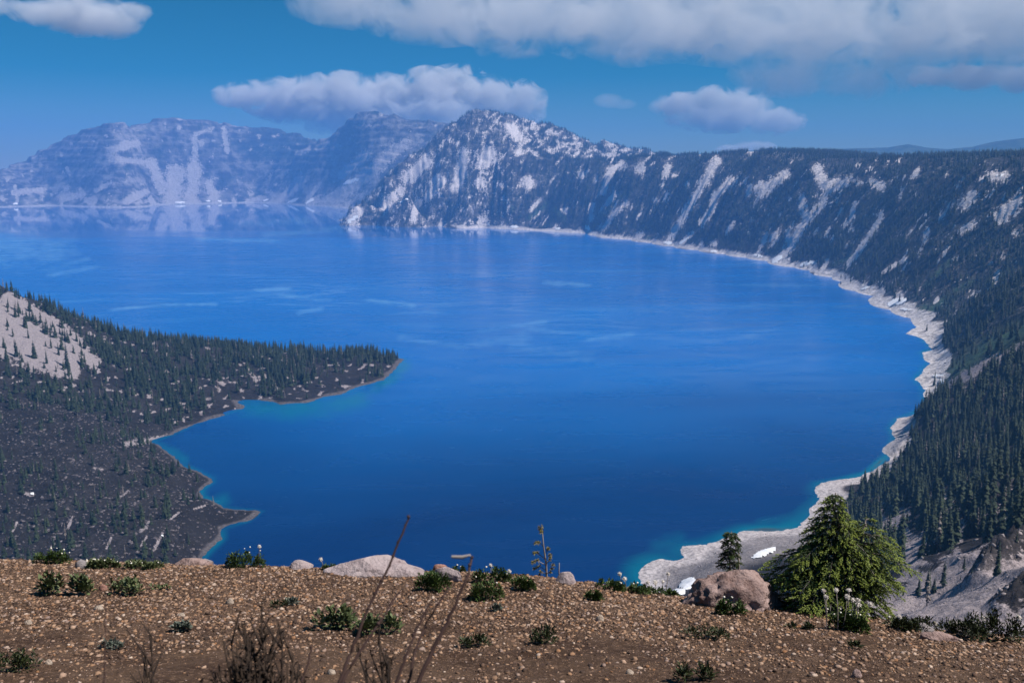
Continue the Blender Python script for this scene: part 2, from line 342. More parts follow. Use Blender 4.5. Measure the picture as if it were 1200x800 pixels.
LB = [(5,(841,186),(821,220),(808,240),(796,261),(783,282)),(6,(836,192),(826,212)),(6,(783,283)),(3,(811,272),(796,286)),(5,(862,209),(849,218),(838,228),(834,244),(821,261)),(8,(749,196)),
      (5,(783,194),(779,205)),(4,(751,272),(746,280)),(4,(781,226),(780,232)),(4,(768,233)),(4,(776,215)),(6,(894,216),(888,222)),(4,(879,218),(876,226)),(5,(837,284)),(5,(888,299)),(4,(856,299)),
      (3,(881,256)),(3,(877,271)),(3,(860,259),(851,272)),(6,(966,234),(948,255),(934,273),(923,293),(909,306)),(6,(939,230),(941,243),(945,252)),(3,(923,268),(923,284)),(7,(920,203),(907,214),(891,223)),
      (8,(959,198),(968,219),(993,212)),(6,(1006,212)),(5,(1020,212),(1033,216)),(3,(1002,237),(997,255),(988,264)),(4,(1035,248),(1024,268),(1013,282),(1006,295),(993,309)),(5,(952,309)),(3,(970,304),(961,318)),
      (3,(898,275),(889,295)),(7,(1142,227),(1130,237)),(4,(1087,267),(1085,278)),(5,(1104,250)),(4,(1073,229)),(3,(1055,226)),(4,(1120,302)),(4,(1125,269),(1142,260)),(10,(1192,236),(1172,253)),
      (6,(1191,272)),(3,(1170,317),(1165,329)),(7,(1160,206),(1178,206)),(4,(1077,198),(1070,206)),(4,(1121,218)),(6,(1032,217)),(5,(1032,252)),(6,(1054,345)),(3,(1061,302),(1044,312),(1034,318)),
      (6,(730,192),(715,199),(707,222)),(7,(751,194)),(7,(681,203)),(9,(619,213)),(3,(632,233),(622,245)),(4,(694,239),(692,256)),(4,(734,237),(717,252),(707,267)),(10,(573,178),(566,190)),(9,(564,214)),
      (5,(662,245)),(8,(566,258)),(5,(749,275)),(6,(607,177)),(9,(607,158),(600,150)),(8,(544,178),(540,204),(534,218)),(9,(500,188),(480,206)),(7,(470,222),(450,240)),(8,(420,246),(412,256)),
      (5,(490,235),(484,256)),(6,(520,210),(500,230)),(4,(515,205),(505,213)),(7,(1215,398),(1190,410),(1165,421),(1140,434),(1112,450)),(5,(1130,455)),(4,(790,205)),(4,(805,215)),(3,(925,232)),
      (10,(1110,583),(1100,590)),(6,(1160,590),(1150,600)),(8,(1060,600),(1050,610)),(7,(1180,610)),(8,(1125,610),(1110,622)),(6,(1085,625)),(9,(1190,560)),(10,(1070,640),(1050,650)),(6,(1195,500))]
RIBS = [(1172,705,285,22,7,11),(1150,715,280,12,5,6),(1196,655,300,20,8,11),(1180,585,480,26,10,12),(1155,612,460,22,8,10),(1122,620,480,18,7,8),(1200,735,215,14,8,7),(1095,612,560,16,6,6)]
def right_patch(name, u0, u1, du, Y0, Y1, nr, mat, label):
    U, Yg = np.meshgrid(np.arange(u0, u1 + du / 2, du), np.exp(np.linspace(math.log(Y0), math.log(Y1), nr))); X = U * Yg
    Z0 = R(X, Yg); sd_ = np.full(X.shape, 1e9)
    nearsh = np.abs(Z0) < 60
    sd_[nearsh] = seg_dist(X[nearsh], Yg[nearsh], shoreR)
    far = sstep(1200, 4000, Yg)
    # gullies run down towards the lake's middle
    cx, cy = -250, 2500; th = np.arctan2(X - cx, Yg - cy); rr = np.hypot(X - cx, Yg - cy)
    k = sstep(2, 90, Z0) * (.30 + .70 * sstep(900, 2200, Yg)) * sstep(0, 150, sd_)
    Z = Z0 + k * ((1 - .85 * sstep(250, 320, Z0) * (U > u_split - .01)) * (40 * (ridged(th * 26, rr * .0012, .3, 3) - .55) + 18 * (ridged(th * 80, rr * .004, 2.3, 2) - .5) + 12 * (ridged(X * .012, Yg * .012, 1, 3) - .5) * (.4 + far)))
    Z = Z + sstep(4000, 4700, Yg) * sstep(60, 200, Z0) * (46 * (ridged(X * .0045, Yg * .003, 5, 6) - .62)) * (1 - .5 * sstep(560, 680, Z0))
    Z = Z + fbm(X * .05, Yg * .05, 1, 3) * (1.2 + 2.2 * sstep(10, 80, Z0)) + .9 * fbm(X * .22, Yg * .22, 3, 3) + sstep(4, 20, Z0) * ridged(X * .13, Yg * .13, 6, 3) * 1.6 * (1 - far)
    # broken rock ribs on the scree slope below the rim
    PX, PY = proj(X, Yg, Z)
    rib = np.zeros(X.shape)
    if Y0 < 900:
        for px, py, Yc, ra, rb, hh in RIBS:
            c0 = W(px, py, Yc); c1 = W(px + 14, py - 10, Yc * 1.04); ux, uy = c1[0] - c0[0], c1[1] - c0[1]; L = math.hypot(ux, uy); ux /= L; uy /= L
            a = (X - c0[0]) * ux + (Yg - c0[1]) * uy; bb_ = -(X - c0[0]) * uy + (Yg - c0[1]) * ux
            g = np.clip(1.25 - np.hypot(a / ra, bb_ / rb) + .5 * fbm(X * .06, Yg * .06, 4, 3), 0, 1) ** .85
            rib = np.maximum(rib, g); Z = Z + g * hh * .8 * (.45 + .45 * ridged(X * .07, Yg * .07, 3, 3) + .5 * ridged(X * .3, Yg * .3, 5, 3))
    PX, PY = proj(X, Yg, Z)
    bare = strokes(PX, PY, [(t_[0] * 1.35,) + tuple((a_, b_ + 1.5) for a_, b_ in t_[1:]) for t_ in LB])
    q = (th * 60, rr * .006)
    spk = np.maximum(sstep(.02, .22, fbm(PX * .13 + PY * .09, PY * .05 - PX * .02, 3, 5, .68)), sstep(.10, .26, fbm(PX * .17 + PY * .12, PY * .018 - PX * .005, 23, 4, .6)) * (PX > 620))
    spk = spk * (.15 + .85 * sstep(-.16, .10, fbm(PX * .016, PY * .03, 41, 3)))
    bare = np.maximum(bare, spk * .9 * sstep(1200, 1800, Yg))
    m2 = sstep(4300, 4600, Yg) * sstep(630, 590, PX)
    bare = np.maximum(bare, m2 * sstep(-.22, .34, fbm(PX * .13 + PY * .05, PY * .11 - PX * .06, 8, 6, .72)) * .75)
    skirt = sstep(190, 182, PY) * sstep(590, 610, PX) * sstep(790, 760, PX) * (Yg > 5000)
    bare = np.maximum(bare, skirt * .55 * sstep(-.15, .1, fbm(PX * .1, PY * .15, 4, 3)))
    # the open grey scree at lower right
    lineY = 640 + (1200 - PX) * -.02
    scree = sstep(-14, 10, PY - (692 - (PX - 1040) * .45) + 26 * fbm(PX * .03, PY * .03, 2, 3)) * (Yg < 620) * sstep(14, 24, Z0)
    near_patch = sstep(.02, .18, fbm(PX * .022 + 4, PY * .03, 12, 3) + .12 * sstep(560, 620, PY) - .08) * (Yg < 760) * (PX > 1030) * sstep(540, 580, PY)
    bare = np.clip(np.maximum.reduce([bare, scree * .8, near_patch * .85]), 0, 1) * (1 - rib * (Yg < 900))
    bw = np.where(Yg > 900, 52, 26) * np.clip(1 + 2.2 * fbm(X * .012, Yg * .012, 5, 3), .25, 2.2) + 26 * sstep(1800, 1500, Yg) * sstep(900, 1100, Yg)
    flat = sstep(12, 6, Z0); bw = np.where(Yg > 3000, 26, bw)
    beach = np.clip(sstep(1.15, .8, sd_ / bw) + (Yg < 780) * np.clip(flat + .8 * sstep(34, 20, Z0 + 8 * fbm(X * .02, Yg * .02, 31, 3)), 0, 1) * sstep(985, 940, PX), 0, 1) * (Z0 < np.where(Yg > 2600, 14, np.where(Yg < 780, 60, 17)) + 14 * fbm(X * .02, Yg * .02, 8, 3))
    beach = beach * (1 - .0 * far)
    green = strokes(PX, PY, GR, .7) * (1 - beach)
    forest = np.clip(1 - bare - beach, 0, 1)
    bare = bare * (1 - beach)
    grey = (Yg < 780) * sstep(10, 26, sd_) * (PX < 985)
    keep = (Z[:-1, :-1] > -9) | (Z[1:, 1:] > -9) | (Z[1:, :-1] > -9) | (Z[:-1, 1:] > -9)
    V = np.stack([X, Yg, Z], -1).reshape(-1, 3); F = grid_faces(*Z.shape, keep)
    V2, F2, A = compact(V, F, [a.ravel() for a in (bare, forest, green, beach * (1 - .55 * grey))])
    me = mesh_np(name, V2, F2, mat)
    for nm, a in zip(('bare', 'forest', 'green', 'beach'), A): add_attr(me, nm, a)
    link(name, me, kind='structure', label=label)
    return (X, Yg, Z, bare, forest, beach, green, PX, PY, rib, scree)
u_split = (700 - 600) / FPX; u_s2 = 0.0
T_M2 = right_patch('mountain', (378 - 600) / (FPX * .98), u_split, .00115, 3950, 7400, 300, MAT_MID, 'steep twin-topped mountain with pale gullies behind the lake')
T_WR = right_patch('caldera_wall', u_split - .001, .85, .0016, 1150, 6400, 560, MAT_MID, 'long forested crater wall along the right shore')
T_WN = right_patch('near_slope', -.45, 1.3, .0026, 60, 1152, 640, MAT_NEAR, 'steep slope with dark conifers and grey scree near the rim')

# ================================================================= PENINSULA
ctrl = shore_ctrl(SH_L, 22, -1, (-12, -60, 10), (-3.5, -16, 1.8))
CRL = [(-300,270,1120),(-120,305,1190),(-60,320,1220),(0,335,1250),(50,354,1265),(100,377,1285),(150,393,1310),(200,401,1330),(250,407,1342),(300,414,1350),(350,420,1356),(400,422,1362),(440,423.5,1352)]
for p in CRL:
    x, y, z = W(*p); ctrl += [(x, y, z), (x * 1.035, y * 1.035, z * .72), (x * 1.10, y * 1.10, z * .25 - 6), (x * 1.17, y * 1.17, -22)]
for p in [(-150,360,1110),(-150,440,960),(-150,520,820),(-150,600,700),(0,370,1180),(0,400,1120),(0,440,1040),(0,480,980),(40,375,1200),(50,400,1150),(60,430,1085),(90,420,1130),(100,440,1120),(150,430,1180),(100,470,1040),(150,470,1070),(200,440,1190),(200,470,1100),
          (220,480,1075),(250,450,1170),(300,440,1230),(330,455,1190),(270,468,1120),(370,445,1225),(400,435,1290),(430,432,1300),(340,465,1150),(60,500,930),(110,505,940),(0,520,880),(60,540,830),(120,530,860),(160,540,850),(0,560,790),(190,545,845),
          (60,600,720),(120,580,760),(180,570,790),(200,590,750),(230,590,750),(0,620,690),(60,640,640),(150,620,680),(200,620,680),(240,610,715),(180,650,625),(220,640,645),(100,680,580),(0,700,560),(150,700,540)]:
    ctrl.append(W(*p))
ctrl += [(x, y, -25) for x, y in ((-100,1500),(0,1350),(-60,1150),(-150,900),(-50,800),(-100,600))] + [(-320,380,40),(-450,300,90),(-600,420,60),(-800,700,60)]
R2 = RBF(ctrl); shoreL = [tuple(p) for p in dens(SH_L, 20)]
U, Yg = np.meshgrid(np.arange((-190 - 600) / (FPX * .97), (482 - 600) / FPX, .00135), np.exp(np.linspace(math.log(420), math.log(1560), 640))); X = U * Yg
Z0 = R2(X, Yg); sdl = np.full(X.shape, 1e9); ns = np.abs(Z0) < 25
sdl[ns] = seg_dist(X[ns], Yg[ns], shoreL)
PX, PY = proj(X, Yg, Z0)
lava = sstep(-10, 10, PY - (474 + (PX - 60) * .28) + 20 * fbm(PX * .02, PY * .02, 0, 2)) 
kk = sstep(1, 8, Z0) * sstep(2, 30, sdl)
Z = Z0 + 1.3 * fbm(X * .09, Yg * .09, 11, 3) + fbm(X * .04, Yg * .04, 1, 3) * (.9 + kk * 2.5) + kk * lava * (5 * ridged(X * .028, Yg * .028, 4, 4) + 2.2 * ridged(X * .12, Yg * .12, 1, 3)) + kk * 1.2 * ridged(X * .09, Yg * .09, 1, 3)
cone = strokes(PX, PY, [(24,(-60,350),(0,372),(40,400),(75,415)),(20,(-20,390),(40,415),(78,428)),(10,(10,350),(60,378),(90,400)),(9,(95,410),(110,425))], .35)
pond = strokes(PX, PY, [(4,(208,640),(216,633))], .2)
Z = Z * (1 - cone * .0) - pond * 6.0 * (Z > -2)
PX, PY = proj(X, Yg, Z)
cone = strokes(PX, PY, [(24,(-60,350),(0,372),(40,400),(75,415)),(20,(-20,390),(40,415),(78,428)),(10,(10,350),(60,378),(90,400)),(9,(95,410),(110,425))], 1.0)
flecks = sstep(.06, .24, fbm(PX * .10, PY * .2, 6, 4)) * (1 - lava) * .85
rubble = sstep(.14, .40, fbm(PX * .2 + 3, PY * .3, 6, 4)) * lava * .45
slide = strokes(PX, PY, [(3,(190,625),(180,645)),(2,(172,628),(165,640)),(2,(130,630),(125,642)),(3,(30,578),(38,580)),(2,(110,548),(120,550)),(2,(20,612),(15,622)),(4,(290,432),(300,445)),(3,(310,440),(320,448)),(3,(255,445),(262,450)),(3,(175,612),(165,622)),(5,(148,520),(175,516),(205,510)),(2,(85,605),(80,618)),(2,(210,600),(200,608)),(2,(240,592),(228,596)),(2,(150,575),(140,583)),(2,(60,640),(72,634))])
bare = np.clip(np.maximum.reduce([np.clip(cone * 1.8, 0, 1), flecks, rubble, slide]), 0, 1)
dk = sstep(0, 1, strokes(PX, PY, [(14,(380,452),(420,440)),(9,(345,462),(375,458))], .5))
beach = sstep(1.2, .7, sdl / (np.where(lava > .5, 4, 7) * (1 + 1.8 * fbm(X * .03, Yg * .03, 3, 3)))) * (Z0 < 12)
flat2 = sstep(420, 400, PX) * sstep(250, 262, PX) * 0
forest = np.clip((1 - bare - beach) * (1 - .0 * dk), 0, 1); bare = bare * (1 - beach)
keep = (Z[:-1, :-1] > -7) | (Z[1:, 1:] > -7) | (Z[1:, :-1] > -7) | (Z[:-1, 1:] > -7)
V = np.stack([X, Yg, Z], -1).reshape(-1, 3); F = grid_faces(*Z.shape, keep)
V2, F2, A = compact(V, F, [a.ravel() for a in (bare, forest, 0 * Z, beach)])
me = mesh_np('peninsula', V2, F2, MAT_LAVA)
for nm, a in zip(('bare', 'forest', 'green', 'beach'), A): add_attr(me, nm, a)
link('peninsula', me, kind='structure', label='wooded peninsula of dark lava and pale scree reaching into the lake')
T_P = (X, Yg, Z, bare, forest, beach, lava, PX, PY, cone, dk)

# ================================================================= FAR HILLS beyond the right wall and ground sheet
hl = [(560,200),(690,181),(740,177),(790,180),(850,180),(900,175),(940,176),(1000,174),(1040,173),(1065,169),(1085,173),(1110,175),(1140,172),(1165,166),(1200,162),(1260,158),(1330,162),(1450,170),(1700,178)]
hx = [p[0] for p in hl]; hy = [p[1] for p in hl]
pxs = np.arange(560, 1700, 2.2); Vh = []
for j, (Y, f) in enumerate([(6500, -1), (7200, .1), (7800, .45), (8300, .8), (8700, 1.0), (9200, .9), (10500, .3)]):
    pyr = np.interp(pxs, hx, hy) + .8 * fbm(pxs * .08, j * 2.0, 1, 3) + .5 * fbm(pxs * .5, j * 2.0, 1, 2)
    u, v = ray(pxs, pyr); top = H + v * 8700
    z = (top * f if f >= 0 else top * 0 - 20); Vh.append(np.c_[u * Y, np.full(len(pxs), Y), z])
Vh = np.array(Vh); F = grid_faces(Vh.shape[0], Vh.shape[1], np.ones((Vh.shape[0] - 1, Vh.shape[1] - 1), bool))
mh, n = M('far_forest'); b = NB(n); b.out(b.mix(b.rng(b.noise(b.pos(), .012, 6), .4, .6), (.03, .045, .03), (.07, .085, .05)), 1, None, 0)
link('distant_hills', mesh_np('distant_hills', Vh.reshape(-1, 3), F, mh), kind='structure', label='low forested hills fading into haze beyond the crater rim')
me = mesh_np('ground', [(-11000, -400, -40), (11000, -400, -40), (11000, 12500, -40), (-11000, 12500, -40)], [(0, 1, 2, 3)], mh, False)
link('ground', me, kind='structure')

# ================================================================= WATER
m, n = M('lake_water'); b = NB(n); P = b.pos()
mp = b.new('ShaderNodeMapping'); mp.inputs['Scale'].default_value = (.0011, .0032, 1); mp.inputs['Rotation'].default_value = (0, 0, .25); b.link(P, mp.inputs[0])
slick = b.noise(mp.outputs[0], 1.0, 6, .55, 1.2)
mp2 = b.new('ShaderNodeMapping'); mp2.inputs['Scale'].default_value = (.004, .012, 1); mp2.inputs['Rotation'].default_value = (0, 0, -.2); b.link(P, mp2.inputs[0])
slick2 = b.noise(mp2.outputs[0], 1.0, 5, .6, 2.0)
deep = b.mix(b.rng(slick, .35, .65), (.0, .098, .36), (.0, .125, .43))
painted_sheen = b.math('MAXIMUM', b.math('MULTIPLY', b.attr('streak'), b.rng(slick2, .34, .60, .1, 1)), b.math('MULTIPLY', b.rng(slick2, .52, .74, 0, .55), b.rng(slick, .45, .62)))
deep = b.mix(b.attr('open'), b.mix(b.rng(slick, .35, .65), (.0, .017, .085), (.0, .025, .11)), deep)  # vignette and polarizer darkening painted into the near water colour
deep = b.mix(b.math('MULTIPLY', painted_sheen, b.attr('painted_sheen')), deep, (.12, .32, .58))  # sky and cloud reflections painted into the colour as pale streaks
c = b.mix(b.attr('shallow'), deep, (.0, .14, .20))
c = b.mix(b.rng(b.attr('shallow'), .72, 1.0), c, (.045, .055, .06))
rip = b.noise(P, .35, 4, .6); rip2 = b.noise(P, .05, 3, .6)
calm = b.attr('calm')
rough = b.math('MULTIPLY', b.rng(slick2, .35, .62, .30, .16), b.math('SUBTRACT', 1.0, b.math('MULTIPLY', calm, .88)))
bm = b.new('ShaderNodeBump'); bm.inputs['Distance'].default_value = .12; b.link(b.math('ADD', rip, rip2), bm.inputs['Height'])
b.link(b.math('MULTIPLY', b.math('SUBTRACT', 1.0, calm), .5), bm.inputs['Strength'])
pr = b.out(c, rough, bm.outputs[0], .5); pr.inputs['IOR'].default_value = 1.33
U, Yg = np.meshgrid(np.linspace(-1.3, 1.3, 520), np.exp(np.linspace(math.log(300), math.log(9500), 520))); X = U * Yg
dR = seg_dist(X, Yg, [tuple(p) for p in dens(SH_R, 80)]); dL = seg_dist(X, Yg, [tuple(p) for p in dens(SH_L, 40)])
nz = 1 + .7 * fbm(X * .01, Yg * .01, 0, 3)
PXw, PYw = proj(X, Yg, 0 * X)
cove = strokes(PXw, PYw, [(16,(290,476),(330,480),(380,478),(420,468)),(9,(440,455),(462,440),(475,428)),(8,(190,524),(215,538)),(10,(250,590),(262,585)),(12,(770,640),(795,633)),(6,(890,612),(935,605)),(6,(1000,560),(955,585))], .8)
shallow = np.maximum.reduce([sstep(8 + 12 * sstep(900, 700, Yg), 0, dR / nz) * (Yg < 1600) * np.clip(.55 + 1.3 * fbm(X * .012, Yg * .012, 9, 3), 0, 1), .7 * sstep(6, 0, dL / nz) * np.clip(.6 + 1.6 * fbm(X * .015, Yg * .015, 9, 3), 0, 1), np.where(PXw < 520, .85, .5) * cove * (.6 + .9 * fbm(X * .02, Yg * .02, 2, 3))])
calm = sstep(3700, 5000, Yg + 900 * fbm(X * .0006, Yg * .0022, 13, 3)) * .93 + .5 * sstep(3600, 5200, Yg) * sstep(.1, -.1, fbm(X * .0009, Yg * .002, 3, 3))
F = grid_faces(*X.shape, np.ones((519, 519), bool))
me = mesh_np('lake', np.stack([X, Yg, 0 * X], -1).reshape(-1, 3), F, m)
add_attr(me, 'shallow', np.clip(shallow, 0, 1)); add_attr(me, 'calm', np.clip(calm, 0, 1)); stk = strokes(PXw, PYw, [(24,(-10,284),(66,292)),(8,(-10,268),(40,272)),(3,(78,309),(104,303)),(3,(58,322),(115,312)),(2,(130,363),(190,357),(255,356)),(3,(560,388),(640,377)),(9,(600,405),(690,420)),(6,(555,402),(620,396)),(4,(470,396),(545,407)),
    (5,(640,430),(720,427)),(3,(300,340),(340,338)),(3,(330,346),(385,350)),(3,(430,352),(485,358)),(3,(350,366),(375,362)),(4,(690,397),(740,392)),(3,(620,385),(700,392)),(7,(300,500),(345,492)),(4,(310,275),(400,268)),(3,(230,280),(330,283)),(3,(640,331),(690,334)),(4,(280,262),(360,258))], 2.2) * .75  # strokes where pale sky and cloud reflections are painted
add_attr(me, 'streak', stk); add_attr(me, 'open', sstep(620, 1500, Yg + 260 * fbm(X * .0022, Yg * .0022, 6, 3))); add_attr(me, 'painted_sheen', sstep(1100, 2000, Yg))  # open: painted falloff, dark near the rim to bright mid-lake
link('lake_water', me, kind='structure', label='deep blue crater lake water with pale streaks of painted sky reflection')

# ================================================================= CONIFERS
def leaf_mat(name, ca, cb, rough=.75, spec=.15, trans=.0):
    m, n = M(name); b = NB(n)
    r = b.new('ShaderNodeObjectInfo').outputs['Random']; g = b.new('ShaderNodeNewGeometry').outputs['Random Per Island']
    nz_ = b.noise(b.objc(), 6, 3)
    loc = b.new('ShaderNodeObjectInfo').outputs['Location']; f = b.math('ADD', b.math('MULTIPLY', r, .45), b.math('ADD', b.math('MULTIPLY', g, .30), b.rng(b.noise(loc, .012, 3), .35, .65, 0, .35)), True)
    pr = b.out(b.mix(f, ca, cb), rough, None, spec)
    return m
MAT_CON = leaf_mat('conifer_needles', (.008, .018, .012), (.046, .061, .032))
m, n = M('bark'); b = NB(n); b.out(b.mix(b.rng(b.noise(b.objc(), 9, 5), .4, .6), (.10, .08, .07), (.24, .21, .19)), .95); MAT_BARK = m
def conifer_parts(seed, slim=1.0, thin=0.0, low=.06):
    r = random.Random(seed); V = []; F = []
    lean = (r.uniform(-.02, .02), r.uniform(-.02, .02)); L = 17
    for i in range(L):
        h = low + (1 - low) * (i / L) ** .95; rad = .175 * slim * (1 - h) ** .72 * (.75 + .5 * r.random()) + .012
        k = max(4, int(9 - 5 * h)); a0 = r.random() * 6.3
        for j in range(k):
            if r.random() < thin: continue
            a = a0 + j * 6.283 / k + r.uniform(-.3, .3); q = rad * r.uniform(.7, 1.25); dr = -q * r.uniform(.25, .6); wd = q * r.uniform(.30, .45) + .006
            ca, sa = math.cos(a), math.sin(a); cx, cy = lean[0] * h, lean[1] * h; b0 = len(V); th = .035 * (1.2 - h)
            V += [(cx, cy, h + th), (cx + ca * q * .55 - sa * wd, cy + sa * q * .55 + ca * wd, h + dr * .45), (cx + ca * q, cy + sa * q, h + dr),
                  (cx + ca * q * .55 + sa * wd, cy + sa * q * .55 - ca * wd, h + dr * .45), (cx + ca * q * .5, cy + sa * q * .5, h + dr * .1 + th * .8)]
            F += [(b0, b0 + 1, b0 + 4), (b0 + 1, b0 + 2, b0 + 4), (b0 + 2, b0 + 3, b0 + 4), (b0 + 3, b0, b0 + 4)]
    b0 = len(V); V += [(lean[0] + .008, lean[1], .93), (lean[0] - .006, lean[1] + .006, .93), (lean[0] - .006, lean[1] - .006, .93), (lean[0], lean[1], 1.02)]
    F += [(b0, b0 + 1, b0 + 3), (b0 + 1, b0 + 2, b0 + 3), (b0 + 2, b0, b0 + 3)]
    TV = []; TF = []
    for hh_, rr_ in ((-.05, .016), (.4, .011), (.95, .003)):
        TV += [(lean[0] * hh_ + rr_ * math.cos(t * 1.0472), lean[1] * hh_ + rr_ * math.sin(t * 1.0472), hh_) for t in range(6)]
    for a in range(2):
        for t in range(6): TF.append((a * 6 + t, a * 6 + (t + 1) % 6, a * 6 + 6 + (t + 1) % 6)); TF.append((a * 6 + t, a * 6 + 6 + (t + 1) % 6, a * 6 + 6 + t))
    return V, F, TV, TF
VARS = [(1, 1.0, .05, .06), (2, .85, .1, .10), (3, 1.1, .1, .05), (4, .7, .15, .14), (5, .95, .25, .2), (6, .62, .1, .08), (7, 1.2, .2, .04), (8, .5, .5, .25)]
CR, TRK, BOTH = [], [], []
for i, v in enumerate(VARS):
    V, F, TV, TF = conifer_parts(*v)
    CR.append(mesh_np('conifer_crown', V, F, MAT_CON, False)); TRK.append(mesh_np('conifer_trunk', TV, TF, MAT_BARK))
    me = mesh_np('conifer', V + TV, F + [tuple(x + len(V) for x in f) for f in TF], MAT_CON, False); me.materials.append(MAT_BARK)
    mi = np.zeros(len(me.polygons), np.int32); mi[len(F):] = 1; me.polygons.foreach_set('material_index', mi); BOTH.append(me)
CR[7].materials[0] = MAT_BARK; BOTH[7].materials[0] = MAT_BARK
def tree_points(T, per, hlo, hhi, dens_fn, pxmax=1215, pymin=-50):
    X, Y, Z = T[:3]; a = np.stack([X[1:, :-1] - X[:-1, :-1], Y[1:, :-1] - Y[:-1, :-1]], -1); c = np.stack([X[:-1, 1:] - X[:-1, :-1], Y[:-1, 1:] - Y[:-1, :-1]], -1)
    area = np.abs(a[..., 0] * c[..., 1] - a[..., 1] * c[..., 0]); PX, PY = proj(X[:-1, :-1], Y[:-1, :-1], Z[:-1, :-1])
    d = dens_fn(PX, PY) * (Z[:-1, :-1] > 1.5) * (PX > -15) * (PX < pxmax) * (PY < 790)
    top = np.maximum.accumulate(Z[:-1, :-1] / Y[:-1, :-1] - H / Y[:-1, :-1], axis=0); d = d * ((Z[:-1, :-1] + 30 - H) / Y[:-1, :-1] >= top - .004)
    lam = area * d / per; n_ = RNG.poisson(lam.ravel()); idx = np.repeat(np.arange(n_.size), n_)
    r, c_ = np.unravel_index(idx, lam.shape); fu, fv = RNG.random(len(idx)), RNG.random(len(idx))
    def bl(A): return (A[r, c_] * (1 - fu) * (1 - fv) + A[r, c_ + 1] * fu * (1 - fv) + A[r + 1, c_] * (1 - fu) * fv + A[r + 1, c_ + 1] * fu * fv)
    P = np.stack([bl(X), bl(Y), bl(Z) - .3], -1); hgt = hlo + (hhi - hlo) * RNG.beta(1.7, 2.3, len(idx)); return P, hgt
def q(A): return A[:-1, :-1]
def clump(T, s_=.02, lo=-.25, hi=.1): return sstep(lo, hi, fbm(q(T[0]) * s_, q(T[1]) * s_, 7.7, 3))
sets = []
T = T_M2; sets.append(tree_points(T, 150, 15, 25, lambda px, py: q(T[4]) ** 2 * clump(T, .006, -.2, .15), 705))
T = T_WR; sets.append(tree_points(T, 98, 8, 26, lambda px, py: np.clip(q(T[4]) * 1.7 - .7, 0, 1) * (1 - .95 * q(T[6])) * (.2 + .8 * clump(T, .012, -.25, .05)) + .03))
T = T_WN; dens_near = lambda px, py: (np.clip(q(T[4]) * 1.3 - .3, 0, 1) * (1 - .97 * q(T[6])) * (1 + q(T[9]) * .4) * (.10 + .90 * clump(T, .028, -.30, -.02)) * sstep(45, -8, py - (688 - (px - 1040) * .45)) * (px > 950) * sstep(5, 12, q(T[2])) + .010 * (q(T[2]) > 22) * (px > 950)) * (q(T[1]) > 200)
sets.append(tree_points(T, 46, 7, 27, dens_near, 1240))
T = T_P; lv = q(T_P[6]); gaps = sstep(-.12, .08, fbm(q(T_P[0]) * .055, q(T_P[1]) * .055, 21, 3)) 
def dpen(px, py):
    dry = sstep(0, 40, px - 215 + (600 - py) * .1) * sstep(560, 600, py)
    hollow = np.exp(-(((px - 20) / 75) ** 2 + ((py - 520) / 28) ** 2) * 1.2)
    d = (1 - lv) * (.25 + .75 * clump(T_P, .03, -.35, -.05)) + lv * .62 * (1 - .93 * dry) * (1 - .95 * np.clip(hollow * 1.4, 0, 1)) * clump(T_P, .03, -.3, .1)
    dark = np.clip(q(T_P[10]) * 1.6, 0, 1)
    d = d * (.35 + .85 * sstep(-.15, .12, fbm(q(T_P[0]) * .014, q(T_P[1]) * .014, 51, 3))) * (.10 + .90 * gaps) * (1.15 + .9 * sstep(60, 15, py - np.interp(px, [0, 50, 100, 150, 200, 300, 400, 440], [335, 354, 377, 393, 401, 414, 422, 423])) * (px > 85))
    return d * (1 - .97 * q(T_P[9])) * (1 - q(T_P[5])) * (1 - .95 * dark) * (q(T_P[2]) > 1.8) * (1 - .85 * np.exp(-(((px - 378) / 26) ** 2) - ((py - 428) / 14) ** 2)) * (1 - .5 * sstep(.05, .3, flecks[:-1, :-1])) * np.where((px > 240) & (px < 300) & (py > 440 + (300 - px) * .3), .35, 1)
Pp, Hp = tree_points(T, 44, 7, 23, dpen); 
# lava-field trees are smaller
pxp, pyp = proj(Pp[:, 0], Pp[:, 1], Pp[:, 2]); Hp = Hp * (1 - .22 * sstep(470, 520, pyp)) ; sets.append((Pp, Hp))
P_all = np.concatenate([s_[0] for s_ in sets]); H_all = np.concatenate([s_[1] for s_ in sets]); SRC = np.concatenate([np.full(len(s_[0]), i) for i, s_ in enumerate(sets)])
VAR = RNG.integers(0, 7, len(P_all)); VAR[RNG.random(len(P_all)) < .05] = 7; ROT = RNG.random(len(P_all)) * 6.283
print('TREES', [len(s_[0]) for s_ in sets])
pxa, pya = proj(P_all[:, 0], P_all[:, 1], P_all[:, 2]); size = H_all / P_all[:, 1] * FPX
inview = (pxa > 5) & (pxa < 1195) & (pya < 735 - .0 * pxa) & (pya > 150)
def place_tree(P, h, v, rot, parts, label, group):
    if parts:
        t = bpy.data.objects.new('conifer_tree', None); COL.objects.link(t); t.empty_display_size = 1
        link('trunk', TRK[v], t); link('crown', CR[v], t)
    else: t = link('conifer_tree', BOTH[v])
    t.location = P; t.scale = (h, h, h); t.rotation_euler = (0, 0, rot); return tag(t, label, 'conifer tree', group)
def on(T, px, py):
    e = np.abs(T[7] - px) + np.abs(T[8] - py) if len(T) > 9 else None
    ok = (e < 2.2) & (T[2] > .3)
    if not ok.any(): ok = e <= e.min() + .5
    i = np.argmin(np.where(ok, T[1], 1e9)); return (T[0].flat[i], T[1].flat[i], T[2].flat[i])
